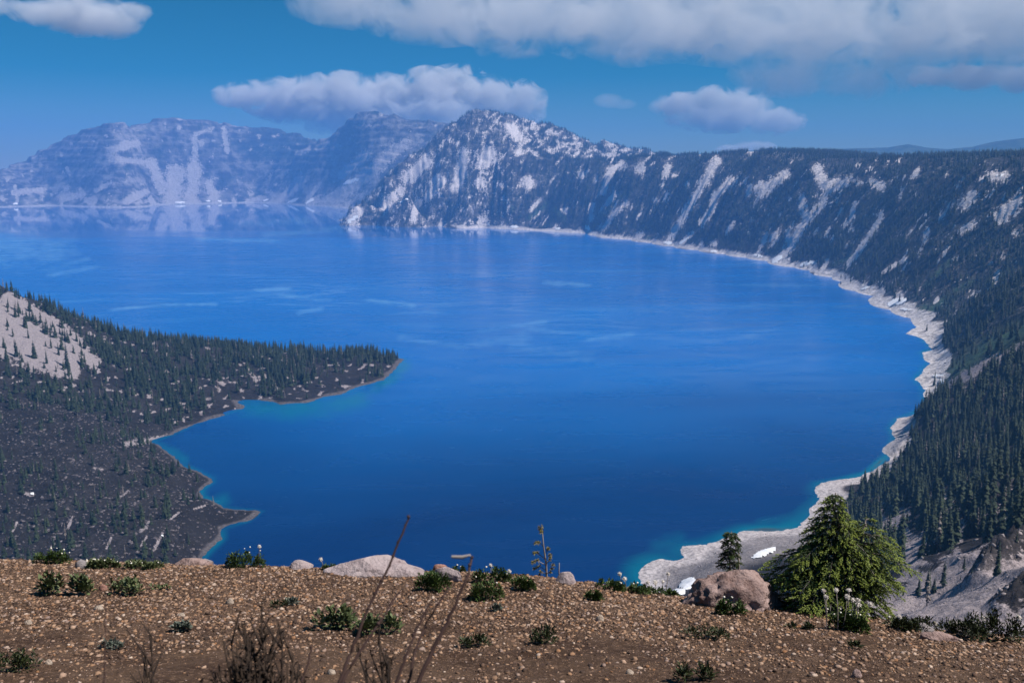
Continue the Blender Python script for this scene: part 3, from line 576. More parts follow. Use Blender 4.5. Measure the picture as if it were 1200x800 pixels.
LONE = [(T_P,55,424,18,'conifer on the pale scree just left of the tall spindly one'),(T_P,79,430,34,'tall spindly conifer alone at the foot of the pale scree'),
 (T_P,41,418,22,'slim conifer on the pale scree between two darker clumps'),(T_P,69,414,16,'short conifer above the tall spindly tree on the scree'),(T_P,60,406,14,'small dark conifer in the middle of the pale scree'),
 (T_P,55,390,17,'narrow conifer highest of the cluster on the open scree'),(T_P,73,408,18,'bushy conifer in the middle group on the pale scree'),(T_P,19,370,9,'tiny conifer high on the pale scree slope'),
 (T_P,36,364,14,'dark conifer at the upper edge of the pale scree'),(T_P,9,381,11,'small conifer alone near the top of the scree at the photo edge'),(T_P,20,416,22,'dense dark conifer at the lower left of the scree'),
 (T_P,6,407,15,'dark conifer at the left photo edge beside the scree'),(T_P,26,440,22,'broad conifer below the pale scree'),(T_P,98,430,18,'conifer at the right foot of the pale scree'),
 (T_P,461.5,421,16,'single conifer standing apart at the very tip of the peninsula'),(T_P,407,422,18,'tallest conifer on the skyline near the peninsula tip'),(T_P,359,420,14,'thin conifer on the low saddle of the peninsula skyline'),
 (T_P,387,421,12,'bushy conifer on the skyline left of the tallest one near the tip'),(T_P,400,420,12,'slender conifer just left of the tallest skyline tree'),(T_P,367,420,11,'short conifer beside the thin tree on the peninsula saddle'),
 (T_WN,1104,686,36,'tallest dark conifer in the small clump on the grey scree'),(T_WN,1088,688,28,'second tallest conifer of the clump on the grey scree'),(T_WN,1078,696,22,'lowest left conifer of the clump on the grey scree'),
 (T_WN,1093,693,22,'short conifer in front of the clump on the grey scree'),(T_WN,1130,668,20,'lone slim conifer right of the clump on the grey scree'),(T_WN,1139,673,9,'tiny conifer right of the lone slim one on the grey scree'),
 (T_WN,1191,632,13,'small conifer high on the grey scree near the photo edge'),(T_WN,1096,640,15,'small conifer at the top of the grey scree'),(T_WN,1114,646,10,'low conifer in the middle of the upper grey scree'),
 (T_WN,1060,697,11,'little conifer at the left foot of the grey scree'),(T_WN,1126,678,8,'stunted conifer below the lone slim one on the scree')]
for T, px, py, hp, lab in LONE:
    p = on(T, px, py); place_tree((p[0], p[1], p[2] - .2), hp * p[1] / FPX, random.choice([0, 1, 3, 5, 2]) if 'spindly' not in lab else 5, random.random() * 6, True, lab, 'conifers around the lake')
order = np.argsort(-size * inview); single = order[:300 - len(LONE)]
KIND = {0: 'conifer in the forest on the twin-topped mountain', 1: 'conifer in the forest covering the long right-hand crater wall', 2: 'dark conifer crowded in the dense forest on the near right slope', 3: 'conifer in the forest on the dark peninsula'}
for i in single:
    lab = KIND[SRC[i]]
    if SRC[i] == 2:
        x_, y_ = pxa[i], pya[i]; tall = 'tall' if size[i] > 50 else 'mid-sized' if size[i] > 42 else 'smaller'
        where = ('beside the pale beach point above the rim conifer' if x_ < 1010 and y_ < 610 else 'just behind the bright rim conifer' if x_ < 1040 and y_ > 610 else 'above the middle beach' if x_ < 1065 and y_ < 560 else
                 'on the lower spur left of the pale rock patch' if x_ < 1090 and y_ < 600 else 'at the left foot of the grey scree' if x_ < 1090 else 'at the photo edge above the dark rock ribs' if x_ > 1150 and y_ < 590 else
                 'among rock ribs at the right photo edge' if x_ > 1150 else 'around the pale rock patch in the near forest' if y_ > 570 else 'high in the forest below the green gully')
        lab = tall + ' dark conifer ' + where
    place_tree(P_all[i], float(H_all[i]), int(VAR[i]), float(ROT[i]), size[i] > 24, lab, 'conifers around the lake')
rest = np.ones(len(P_all), bool); rest[single] = False
for nm_, srcs, lab in (('peninsula_forest', (3,), 'dark conifer forest covering the peninsula'), ('slope_forest', (2,), 'dark conifer forest on the near right slope'), ('crater_forest', (0, 1), 'conifer forest covering the crater wall and mountain')):
    k = rest & np.isin(SRC, srcs)
    me = bpy.data.meshes.new(nm_); me.vertices.add(int(k.sum())); me.vertices.foreach_set('co', P_all[k].astype(np.float32).ravel())
    add_attr(me, 'hgt', H_all[k]); add_attr(me, 'rot', ROT[k]); add_attr(me, 'vi', VAR[k])
    o = link(nm_, me, kind='stuff', label=lab); gn_scatter(o, BOTH, [MAT_CON, MAT_BARK])
# ================================================================= RIM IN THE FOREGROUND
EDX = [-300, 0, 100, 200, 350, 450, 600, 680, 740, 800, 860, 920, 1000, 1050, 1100, 1200, 1500]
EDY = [655, 656, 657, 661, 665, 668, 673, 681, 690, 700, 708, 712, 718, 734, 739, 748, 775]
def edY(px): return float(np.interp(px, [0, 600, 800, 1000, 1200], [7.6, 7.1, 6.7, 6.3, 6.0]))
ctrl = []
for px in range(-400, 1650, 75):
    pe = float(np.interp(px, EDX, EDY)); Ye = edY(px); e = W(px, pe, Ye); f = W(px, 800, 3.9)
    ctrl += [e, f, W(px, pe + (800 - pe) * .25, Ye - (Ye - 3.9) * .36), W(px, pe + (800 - pe) * .6, Ye - (Ye - 3.9) * .70)]
    ctrl += [(e[0] * 1.06, Ye + .45, e[2] - .26), (e[0] * 1.2, Ye + 1.5, e[2] - 1.3), (e[0] * 1.6, Ye + 6, e[2] - 6), (e[0] * 3, Ye + 22, e[2] - 21), (e[0] * 6, Ye + 60, e[2] - 52)]
ctrl += [(x, y, H - 1.65 - .02 * abs(x)) for x in (-12, -4, 0, 4, 12) for y in (-8, -3, 0)] + [(x, 2, H - 2.02) for x in (-8, -3, 0, 3, 8)]
class RX(RBF):
    def __init__(s, pts):
        P = np.array(pts, float); s.c = P[:, :2]; n = len(P); A = np.zeros((n + 3, n + 3)); A[:n, :n] = s.k(s.c[:, None] - s.c[None]); A[:n, n] = 1; A[n, :n] = 1; A[:n, n + 1:] = s.c; A[n + 1:, :n] = s.c.T
        s.w = np.linalg.solve(A, np.r_[P[:, 2], 0, 0, 0])
    def __call__(s, x, y):
        x, y = np.broadcast_arrays(np.asarray(x, float), np.asarray(y, float)); sh = x.shape; q_ = np.c_[x.ravel(), y.ravel()]; n = len(s.c); out = np.empty(len(q_))
        for i in range(0, len(q_), 20000):
            b_ = q_[i:i + 20000]; out[i:i + 20000] = s.k(b_[:, None] - s.c[None]) @ s.w[:n] + s.w[n] + b_ @ s.w[n + 1:]
        return out.reshape(sh)
RG = RX(ctrl)
def gz(x, y): return RG(x, y) + .04 * fbm(np.asarray(x) * 1.3, np.asarray(y) * 1.3, 1, 3) + .032 * fbm(np.asarray(x) * 7, np.asarray(y) * 7, 4, 3)
xs = np.concatenate([-8 - np.cumsum(np.linspace(.05, 3.2, 24))[::-1], np.arange(-8, 8, .032), 8 + np.cumsum(np.linspace(.05, 3.2, 24))])
ys = np.concatenate([np.arange(-9, 2.5, .25), np.arange(2.5, 9.2, .028), 9.2 + np.cumsum(np.linspace(.04, 2.2, 55))])
X, Yg = np.meshgrid(xs, ys); Z = gz(X, Yg)
m, n = M('rim_soil'); b = NB(n); P = b.pos(); a1 = b.noise(P, 2.2, 5, .6); a2 = b.noise(P, 34, 5, .7); a3 = b.noise(P, 120, 3, .6)
c = b.mix(b.rng(a1, .38, .62), (.055, .031, .020), (.115, .070, .045)); c = b.mix(b.rng(a2, .52, .68), c, (.24, .15, .10)); c = b.mix(b.rng(a3, .56, .66), c, (.045, .03, .024))
b.out(c, .95, b.bump(b.math('ADD', a2, a3), 1.0, .012), .1)
link('rim_ground', mesh_np('rim_ground', np.stack([X, Yg, Z], -1).reshape(-1, 3), grid_faces(len(ys), len(xs), np.ones((len(ys) - 1, len(xs) - 1), bool)), m), kind='structure', label='gravelly brown ground at the crater rim')

def ico(sub):
    bm_ = bmesh.new(); bmesh.ops.create_icosphere(bm_, subdivisions=sub, radius=1); V = np.array([v.co[:] for v in bm_.verts]); F = np.array([[v.index for v in f.verts] for f in bm_.faces]); bm_.free(); return V, F
I1, I2, I4 = ico(1), ico(2), ico(5)
# gravel
m, n = M('gravel_stone'); b = NB(n); r_ = b.new('ShaderNodeObjectInfo').outputs['Random']
c = b.ramp(r_, [(0, (.03, .019, .014)), (.22, (.08, .045, .03)), (.42, (.20, .115, .07)), (.60, (.38, .23, .14)), (.70, (.28, .13, .055)), (.78, (.46, .30, .20)), (.93, (.26, .18, .15)), (1, (.62, .47, .36))])
b.out(b.mix(b.rng(b.noise(b.objc(), 1.8, 4), .35, .7), c, b.mix(.5, c, (.12, .08, .06))), .85, None, .2); MAT_GR = m
GM = []
for i in range(8):
    V, F = (I1 if i < 5 else I2); V = V + .35 * np.stack([fbm(V[:, 0] * 1.1 + i * 7, V[:, 1] * 1.1, V[:, 2] * 1.1 + k * 5, 2) for k in range(3)], -1) * 1.6
    V = np.round(V * 1.9) / 1.9 * .8 + V * .2
    V *= np.array([1.0, random.uniform(.5, .95), random.uniform(.3, .6)]); GM.append(mesh_np('pebble', V, F, MAT_GR, False))
def spread(n_, r0, r1, dens=None):
    y = 2.9 + 5.4 * RNG.random(n_ * 3) ** 1.0; x = (RNG.random(n_ * 3) * 1.5 - .75) * y
    keepp = RNG.random(n_ * 3) < y / 8.3
    x, y = x[keepp], y[keepp]
    if dens is not None:
        k_ = RNG.random(len(x)) < dens(x, y); x, y = x[k_], y[k_]
    x, y = x[:n_], y[:n_]; rr = r0 * (r1 / r0) ** (RNG.random(len(x)) ** 3.2); return x, y, rr
gx, gy, gr = spread(165000, .0028, .019, lambda x, y: (.10 + .90 * sstep(-.25, .15, fbm(x * 1.1, y * 1.1, 3, 3) + .25 * sstep(4.4, 6, y))) * (.35 + .65 * sstep(4.0, 5.6, y)))
me = bpy.data.meshes.new('gravel'); gzv = gz(gx, gy) + gr * .15; me.vertices.add(len(gx)); me.vertices.foreach_set('co', np.stack([gx, gy, gzv], -1).astype(np.float32).ravel())
add_attr(me, 'hgt', gr); add_attr(me, 'rot', RNG.random(len(gx)) * 6.28); add_attr(me, 'vi', RNG.integers(0, 8, len(gx))); add_attr(me, 'tilt', RNG.normal(0, .35, len(gx)))
for i_, g_ in enumerate(GM): g_.name = 'pebble_%d' % i_
o = link('gravel', me, kind='stuff', label='loose tan and pinkish gravel covering the rim'); gn_scatter(o, GM, [MAT_GR])

def gp(px, py):                                # ground place seen at a pixel
    u, v = ray(px, py); lo, hi = 2.0, 9.0; Ys = np.linspace(2.2, 9, 500); d = H + v * Ys - gz(u * Ys, Ys); k_ = np.where(d <= 0)[0]
    Y = Ys[k_[0]] if len(k_) else edY(px); return Vector((float(u * Y), float(Y), float(gz(u * Y, Y))))
def ppm(Y): return FPX / (Y * 1.13)            # pixels per metre at that depth

def rock_mat(name, ca, cb, cc):
    m, n = M(name); b = NB(n); P = b.objc(); n1 = b.noise(P, 2.2, 6, .65, .6); n2 = b.noise(P, 14, 6, .7)
    vo = b.new('ShaderNodeTexVoronoi'); vo.inputs['Scale'].default_value = 9; b.link(P, vo.inputs['Vector'])
    c = b.mix(b.rng(n1, .38, .62), ca, cb); c = b.mix(b.rng(n2, .56, .70), c, cc); b.out(c, .9, b.bump(b.math('ADD', n2, b.math('MULTIPLY', vo.outputs[0], .4)), 1.0, .05), .15); return m
RM = {'pink': rock_mat('pink_rock', (.24, .155, .135), (.52, .38, .345), (.08, .05, .045)), 'pale': rock_mat('pale_rock', (.36, .28, .28), (.52, .43, .42), (.20, .15, .15)),
      'red': rock_mat('red_rock', (.32, .16, .12), (.42, .25, .20), (.2, .1, .08)), 'grey': rock_mat('grey_rock', (.24, .21, .21), (.36, .32, .32), (.12, .10, .10)), 'white': rock_mat('white_rock', (.40, .31, .24), (.56, .46, .37), (.25, .18, .14))}
def rock(px, py, wpx, hpx, kind, name, label, seed, rough=.25, dz=0.0, yaw=0, hi=True, Yf=None, dep=.7, crag=.05):
    p = gp(px, py) if Yf is None else Vector(W(px, py, Yf)); sc_ = ppm(p.y); a = wpx / sc_ / 2; c_ = hpx / sc_
    V, F = I4 if hi else I2; n3 = lambda f, k_: fbm(V[:, 0] * f + seed * 3.7, V[:, 1] * f + k_, V[:, 2] * f, 4)
    rn = ridged(V[:, 0] * 1.3 + seed, V[:, 1] * 1.3, V[:, 2] * 1.3, 3) - .5
    fac = V * (1 + rough * (1.6 * n3(1.0, 0) + .5 * rn + .35 * n3(4.5, 3)))[:, None]
    # faceted planes
    for k_ in range(16):
        d = np.array([random.Random(seed * 31 + k_ * 7 + j).uniform(-1, 1) for j in range(3)]); d /= np.linalg.norm(d); t_ = fac @ d; ex = np.clip(t_ - .80, 0, None); fac = fac - (ex * .9)[:, None] * d
    fac = fac * (1 + crag * (ridged(V[:, 0] * 3 + seed, V[:, 1] * 3, V[:, 2] * 3, 4) - .5) + crag * .6 * fbm(V[:, 0] * 9, V[:, 1] * 9 + seed, V[:, 2] * 9, 3) + crag * .3 * ridged(V[:, 0] * 7, V[:, 1] * 7 + seed, V[:, 2] * 7, 3))[:, None]
    fac = fac * np.array([a, a * dep, c_ * 1.12])
    o = link(name, mesh_np(name, fac, F, RM[kind], False)); o.location = p + Vector((0, a * dep * .5, -c_ * .08 + dz)); o.rotation_euler = (0, 0, yaw); return tag(o, label, 'rock')
rock(864, 712, 112, 32, 'pink', 'boulder', 'big rough reddish-pink boulder sitting on the rim beside the conifer', 3, .45, yaw=.1, dep=.7, crag=.24)
rock(468, 675, 66, 9, 'pale', 'rock', 'low pale tail of rock running right from the long slab', 6, .2, yaw=-.1, dep=.5)
rock(432, 674, 98, 13, 'pale', 'rock', 'long smooth pale pink slab half buried at the edge of the rim', 5, .3, yaw=.05, dep=.5, crag=.1)
rock(524, 680, 42, 15, 'pale', 'rock', 'narrow pale slab lying right of the round green cushion plant', 8, .2, yaw=-.5, dep=.35)
rock(516, 670, 16, 9, 'red', 'rock', 'small brick-red rock behind the narrow pale slab', 9, .25)
rock(226, 663, 42, 8, 'pink', 'rock', 'flat pinkish rock on the rim edge above the dark lava point', 11, .2, dep=.4)
rock(239, 662, 18, 6, 'grey', 'rock', 'small grey rock touching the flat pinkish rock on the edge', 12, .2)
rock(352, 667, 26, 8, 'pale', 'rock', 'small pale rock on the rim edge left of the long slab', 13, .2)
rock(664, 684, 24, 14, 'pale', 'rock', 'pale rounded rock at the edge beside the thin dead stub', 15, .25)
rock(703, 728, 11, 7, 'white', 'stone', 'bright white stone alone on the gravel below the cushion plants', 16, .2, hi=False)
rock(115, 714, 12, 4, 'white', 'stone', 'pale stone on bare soil below the leafy patch at left', 17, .2, hi=False)
rock(56, 778, 10, 5, 'white', 'stone', 'cream stone near the bottom left corner', 18, .2, hi=False)
rock(32, 732, 10, 5, 'white', 'stone', 'small cream stone near the left photo edge', 19, .2, hi=False)
rock(269, 708, 10, 6, 'white', 'stone', 'cream stone on the gravel above the dark twiggy bush', 20, .2, hi=False)
rock(94, 665, 16, 8, 'grey', 'stone', 'dark grey stone among pale gravel at the left rim edge', 21, .25, hi=False)
rock(120, 692, 10, 6, 'red', 'stone', 'orange stone in front of the broad-leaved patch', 22, .2, hi=False)
rock(985, 722, 32, 7, 'pink', 'rock', 'flat pink stone in front of the conifer foot', 23, .2, dep=.4)
rock(1128, 745, 36, 12, 'grey', 'rock', 'grey rock at the right rim edge below the scree', 24, .25)
rock(1100, 750, 46, 8, 'pink', 'rock', 'flat tilted stone lying on the right part of the rim', 25, .2, dep=.4)
rock(1082, 741, 30, 9, 'grey', 'rock', 'low grey slab by the rim edge right of the shrubs', 26, .2, dep=.5)
rock(388, 790, 10, 5, 'white', 'stone', 'tan stone right of the twiggy bush near the bottom edge', 27, .2, hi=False)
rock(1005, 794, 14, 8, 'pink', 'stone', 'pinkish stone near the bottom edge at right', 28, .2, hi=False)
rock(738, 790, 10, 5, 'white', 'stone', 'pale stone near the middle of the bottom edge', 29, .2, hi=False)
rock(212, 722, 9, 4, 'white', 'stone', 'pale stone on bare soil right of the leafy patch', 30, .2, hi=False)

# ---- loose rocks on scree, beaches and lava
MAT_SR = rock_mat('scree_rock', (.17, .14, .14), (.42, .37, .37), (.05, .04, .04)); MAT_LR = rock_mat('lava_block', (.04, .034, .038), (.22, .19, .195), (.015, .012, .014))
for nm_, T, per, lo_, hi_, fn, mt_, lab in (('scree_rocks', T_WN, 26, .35, 1.5, lambda px, py: (q(T_WN[3]) * .6 + q(T_WN[5]) * .8 + q(T_WN[9]) * 3 + .05) * (q(T_WN[1]) > 190) * (px > 740), MAT_SR, 'loose grey rocks strewn over the scree and beach'),
                                      ('beach_rocks', T_WR, 60, .6, 2.4, lambda px, py: q(T_WR[5]) * .8, MAT_SR, 'loose grey rocks scattered along the white beach'),
                                      ('lava_blocks', T_P, 15, .5, 2.6, lambda px, py: q(T_P[6]) * .8 + q(T_P[5]) * .6, MAT_LR, 'rough dark lava blocks on the low peninsula')):
    Pk, Hk = tree_points(T, per, lo_, hi_, fn, 1230); me = bpy.data.meshes.new(nm_); me.vertices.add(len(Pk)); Pk[:, 2] += .3; me.vertices.foreach_set('co', Pk.astype(np.float32).ravel())
    add_attr(me, 'hgt', Hk * RNG.random(len(Hk)) ** 1.5 + .2); add_attr(me, 'rot', RNG.random(len(Hk)) * 6.28); add_attr(me, 'tilt', RNG.normal(0, .5, len(Hk))); add_attr(me, 'vi', RNG.integers(0, 5, len(Hk)))
    ms_ = []
    for k_ in range(5):
        mm = GM[k_].copy(); mm.name = '%s_%d' % (nm_, k_); mm.materials.clear(); mm.materials.append(mt_); ms_.append(mm)
    o = link(nm_, me, kind='stuff', label=lab); gn_scatter(o, ms_, [mt_])

# ---- small plants
def plant_mat(name, ca, cb, rough=.55):
    m, n = M(name); b = NB(n); g = b.new('ShaderNodeNewGeometry').outputs['Random Per Island']; pr = b.out(b.mix(g, ca, cb), rough, None, .3); return m
PMAT = {'cushion': plant_mat('cushion_leaf', (.022, .045, .012), (.085, .13, .030)), 'leafy': plant_mat('broad_leaf', (.050, .070, .026), (.15, .17, .075)), 'dark': plant_mat('dark_leaf', (.016, .024, .008), (.05, .062, .020)),
        'grey': plant_mat('grey_leaf', (.07, .09, .07), (.15, .16, .13)), 'flower': plant_mat('cream_flower', (.72, .62, .48), (.85, .80, .70)), 'fluff': plant_mat('seed_fluff', (.62, .56, .50), (.82, .77, .72), .95),
        'stem': plant_mat('dry_stem', (.030, .015, .012), (.065, .034, .028), .8), 'wood': plant_mat('grey_wood', (.22, .18, .16), (.34, .29, .26), .9), 'twig': plant_mat('dark_twig', (.018, .011, .008), (.045, .028, .018), .9),
        'bud': plant_mat('yellow_bud', (.16, .13, .03), (.28, .24, .07))}
class MB:
    def __init__(s): s.V = []; s.F = []
    def add(s, V, F): b0 = len(s.V); s.V += V; s.F += [tuple(i + b0 for i in f) for f in F]
    def leaf(s, p, d, L, wd, up=Vector((0, 0, 1)), bend=.25):
        d = d.normalized(); sd_ = d.cross(up); sd_ = sd_.normalized() if sd_.length > 1e-4 else Vector((1, 0, 0)); nn = sd_.cross(d)
        m_ = p + d * L * .5 + nn * L * bend * .5; e = p + d * L - nn * L * bend * .3
        s.add([tuple(p), tuple(m_ + sd_ * wd), tuple(e), tuple(m_ - sd_ * wd)], [(0, 1, 2), (0, 2, 3)])
    def tube(s, pts, radii, k=5):
        V = []; 
        for i, (p, r) in enumerate(zip(pts, radii)):
            t = (pts[min(i + 1, len(pts) - 1)] - pts[max(i - 1, 0)]).normalized(); a = t.orthogonal().normalized(); c = t.cross(a)
            V += [tuple(p + (a * math.cos(6.2832 * j / k) + c * math.sin(6.2832 * j / k)) * r) for j in range(k)]
        F = [];
        for i in range(len(pts) - 1):
            for j in range(k): q0, q1 = i * k + j, i * k + (j + 1) % k; F += [(q0, q1, q1 + k), (q0, q1 + k, q0 + k)]
        for j in range(1, k - 1): F += [((len(pts) - 1) * k, (len(pts) - 1) * k + j, (len(pts) - 1) * k + j + 1)]
        s.add(V, F)
    def ball(s, p, r, n_=0):
        V, F = I1; s.add([tuple(Vector(v) * r * random.uniform(.85, 1.15) + p) for v in V], [tuple(f) for f in F])
    def fluff(s, p, r):
        for i in range(70):
            d = Vector((random.gauss(0, 1), random.gauss(0, 1), random.gauss(0, 1))).normalized(); s.leaf(p + d * r * .3, d, r * random.uniform(.6, .85), r * .10)
        V, F = I1; s.add([tuple(Vector(v) * r * .62 + p) for v in V], [tuple(f) for f in F])
    def build(s, name, mat, parent=None, smooth=False): return None if not s.F else link(name, mesh_np(name, np.array(s.V), np.array(s.F), mat, smooth), parent)
def rv(): return Vector((random.uniform(-1, 1), random.uniform(-1, 1), random.uniform(-1, 1)))
def plant(px, py, wpx, hpx, kind, label, flowers=0, heads=(), n_=None, name='cushion_plant', cat='plant', group=None, Yoff=0.0, L=None):
    p = gp(px, py); p.y += Yoff; p.z = float(gz(p.x, p.y)); sc_ = ppm(p.y); a = wpx / sc_ / 2; h = hpx / sc_
    t = bpy.data.objects.new(name, None); COL.objects.link(t); t.location = p; t.empty_display_size = .1; tag(t, label, cat, group)
    f = MB(); n_ = n_ or int(220 + 9 * wpx); LL = L or (.030 if kind != 'leafy' else .055); wd = LL * (.17 if kind in ('cushion', 'dark') else .30)
    subs = [(random.uniform(-.75, .75) * a, random.uniform(-.5, .5) * a * .6, random.uniform(.35, .6)) for _ in range(5 + int(wpx / 12))]
    for i in range(n_):
        sx, sy, sr = random.choice(subs); q_ = Vector((sx, sy, 0)); th = random.random() * 6.283; ph = math.acos(random.random() ** .7)
        d = Vector((math.cos(th) * math.sin(ph), math.sin(th) * math.sin(ph), math.cos(ph))); edge = 1 - .5 * (sx / a) ** 2
        pos = q_ + Vector((d.x * a * sr * .45, d.y * a * sr * .35, d.z * h * edge * random.uniform(.35, .95)))
        x_, y_ = p.x + pos.x, p.y + pos.y; pos.z += (RG(x_, y_) - p.z) if abs(pos.x) < 3 else 0
        f.leaf(pos, (d + rv() * .5 + Vector((0, 0, .25))), LL * random.uniform(.6, 1.2), wd * random.uniform(.8, 1.2))
    f.build('leaves', PMAT[kind], t)
    if flowers:
        g = MB()
        for i in range(flowers):
            x_ = random.uniform(-.9, .9) * a; y_ = random.uniform(-.4, .4) * a; g.ball(Vector((x_, y_, float(RG(p.x + x_, p.y + y_)) - p.z + h * random.uniform(.8, 1.15))), .0065 * random.uniform(.7, 1.4))
        g.build('flower', PMAT['flower'], t)
    for hx_, hy_ in heads:                                     # tall stems with round seed heads
        st = MB(); Y_ = p.y + random.uniform(-.06, .06); top = Vector(W(hx_, hy_, Y_)) - p; r0 = Vector((top.x + (0 - top.x) * .25 + random.uniform(-.01, .01), random.uniform(-.03, .03), 0)); r0.z = float(RG(p.x + r0.x, p.y + r0.y)) - p.z
        st.tube([r0, r0.lerp(top, .5) + Vector((.004, 0, .01)), top], [.0032, .0028, .0022]); so_ = st.build('stem', PMAT['wood'], t)
        hd = MB(); hd.fluff(top, .020 * random.uniform(.85, 1.1)); hd.build('seed_head', PMAT['fluff'], so_)
    return t
plant(63, 660, 46, 15, 'cushion', 'bright green cushion plant with cream flowers at the left rim edge', 5, n_=900)
plant(122, 664, 40, 10, 'leafy', 'low plant with cream flowers on the edge, left one of two', 9, name='flowering_plant', L=.035)
plant(165, 665, 60, 8, 'leafy', 'low straggling plant with cream flowers on the edge, right one of two', 8, name='flowering_plant', L=.03)
plant(286, 665, 46, 22, 'cushion', 'dark green rounded plant with one flower stalk above the lake', 4, heads=[(304, 640)], n_=1100)
plant(386, 668, 18, 7, 'cushion', 'tiny green tuft just left of the long pale slab', heads=[(376, 655)], n_=250)
plant(508, 693, 46, 24, 'cushion', 'round green cushion plant in front of the narrow pale slab', n_=1300)
plant(538, 668, 15, 9, 'cushion', 'small green tuft behind the brick-red rock', 2, n_=200)
plant(571, 702, 40, 24, 'cushion', 'dark cushion plant lowest of the cluster left of the sapling', 2, n_=900)
plant(578, 682, 46, 20, 'cushion', 'cushion plant with a fluffy seed head behind the lowest dark one', 1, heads=[(575, 662), (597, 669)], n_=900)
plant(609, 691, 34, 18, 'cushion', 'green cushion plant at the right end of the cluster by the sapling', 1, n_=700)
plant(712, 690, 42, 13, 'cushion', 'flat green cushion plant at the edge above the open lake', n_=700)
plant(697, 703, 22, 12, 'cushion', 'small dark tuft just below the flat cushion plant', n_=450)
plant(744, 694, 44, 12, 'cushion', 'pasque flower plant with two seed heads left of the pebble point', 5, heads=[(726, 672), (732, 678)], n_=600, name='pasque_flower')
plant(775, 697, 44, 8, 'cushion', 'pasque flower plant with four seed heads in front of the pebble beach', 2, heads=[(759, 682), (768, 682), (777, 681), (783, 672)], n_=420, name='pasque_flower')
plant(856, 720, 40, 22, 'cushion', 'dark green plant growing against the foot of the boulder', 3, n_=800)
plant(918, 706, 30, 12, 'cushion', 'low green plant between boulder and conifer', n_=450)
plant(988, 738, 60, 24, 'cushion', 'large pasque flower plant with many seed heads below the conifer', 10, heads=[(965, 692), (980, 691), (995, 691), (968, 699), (993, 699), (1000, 703), (1006, 703), (1006, 708), (1020, 708)], n_=1500, name='pasque_flower')
plant(1058, 738, 56, 16, 'dark', 'dark low shrub with one flower right of the big conifer', 1, n_=900, name='low_shrub', heads=[(1054, 722)])
plant(62, 697, 34, 26, 'leafy', 'broad-leaved grey-green plant, left one of the leafy patch', n_=150, name='leafy_plant')
plant(93, 697, 30, 24, 'leafy', 'broad-leaved grey-green plant, middle one of the leafy patch', n_=150, name='leafy_plant')
plant(150, 695, 50, 22, 'leafy', 'dark reddish leafy plant at the right end of the leafy patch', n_=170, name='leafy_plant', L=.045)
plant(185, 691, 30, 6, 'leafy', 'flat sprig trailing right of the leafy patch', n_=60, name='leafy_plant', L=.03)
plant(398, 738, 60, 28, 'leafy', 'broad-leaved dark green plant crossed by a dry stalk, left half', n_=330, name='leafy_plant', L=.042)
plant(448, 742, 56, 24, 'leafy', 'broad-leaved dark green plant right of the tall dry stalk', n_=300, name='leafy_plant', L=.042)
plant(642, 754, 46, 22, 'dark', 'dark spiky plant on the gravel in the middle of the rim', n_=300, name='leafy_plant')
plant(556, 757, 36, 14, 'dark', 'small dark plant right of the longest dry stalk', n_=220, name='leafy_plant')
plant(215, 740, 26, 9, 'grey', 'small grey-green tuft on bare soil left of the twiggy bush', n_=200, name='leafy_plant')
plant(343, 708, 16, 6, 'grey', 'tiny grey tuft on the gravel above the twiggy bush', n_=100, name='leafy_plant')
plant(330, 711, 20, 7, 'dark', 'tiny dark tuft on the gravel above the twiggy bush', n_=100, name='leafy_plant')
plant(822, 746, 66, 14, 'dark', 'flat dark green mat in the gravel below the boulder', n_=320, name='leafy_plant')
plant(935, 736, 34, 8, 'dark', 'flat dark mat left of the large pasque flower plant', n_=160, name='leafy_plant')
plant(812, 798, 54, 26, 'dark', 'dark spiky plant at the bottom edge right of the middle', n_=300, name='leafy_plant')
plant(580, 716, 14, 7, 'grey', 'small grey tuft below the cushion cluster', n_=90, name='leafy_plant')
plant(25, 785, 60, 28, 'dark', 'dark sprawling plant in the bottom left corner', n_=350, name='leafy_plant')
plant(130, 760, 30, 10, 'grey', 'faint grey-green sprig on soil at lower left', n_=110, name='leafy_plant')
plant(1000, 760, 22, 6, 'dark', 'tiny dark tuft on the gravel at right', n_=90, name='leafy_plant')
plant(1180, 757, 70, 44, 'dark', 'dark bush at the right photo edge with a seed head', 0, heads=[(1194, 723)], n_=1500, name='low_shrub', Yoff=.15)
plant(1120, 747, 70, 20, 'dark', 'dark low shrub behind the grey rock at the right rim edge', 0, heads=[(1096, 730)], n_=1100, name='low_shrub', Yoff=.2)
plant(1150, 750, 40, 18, 'dark', 'small dark shrub with a pale seed head left of the edge bush', 0, heads=[(1152, 724)], n_=600, name='low_shrub', Yoff=.2)

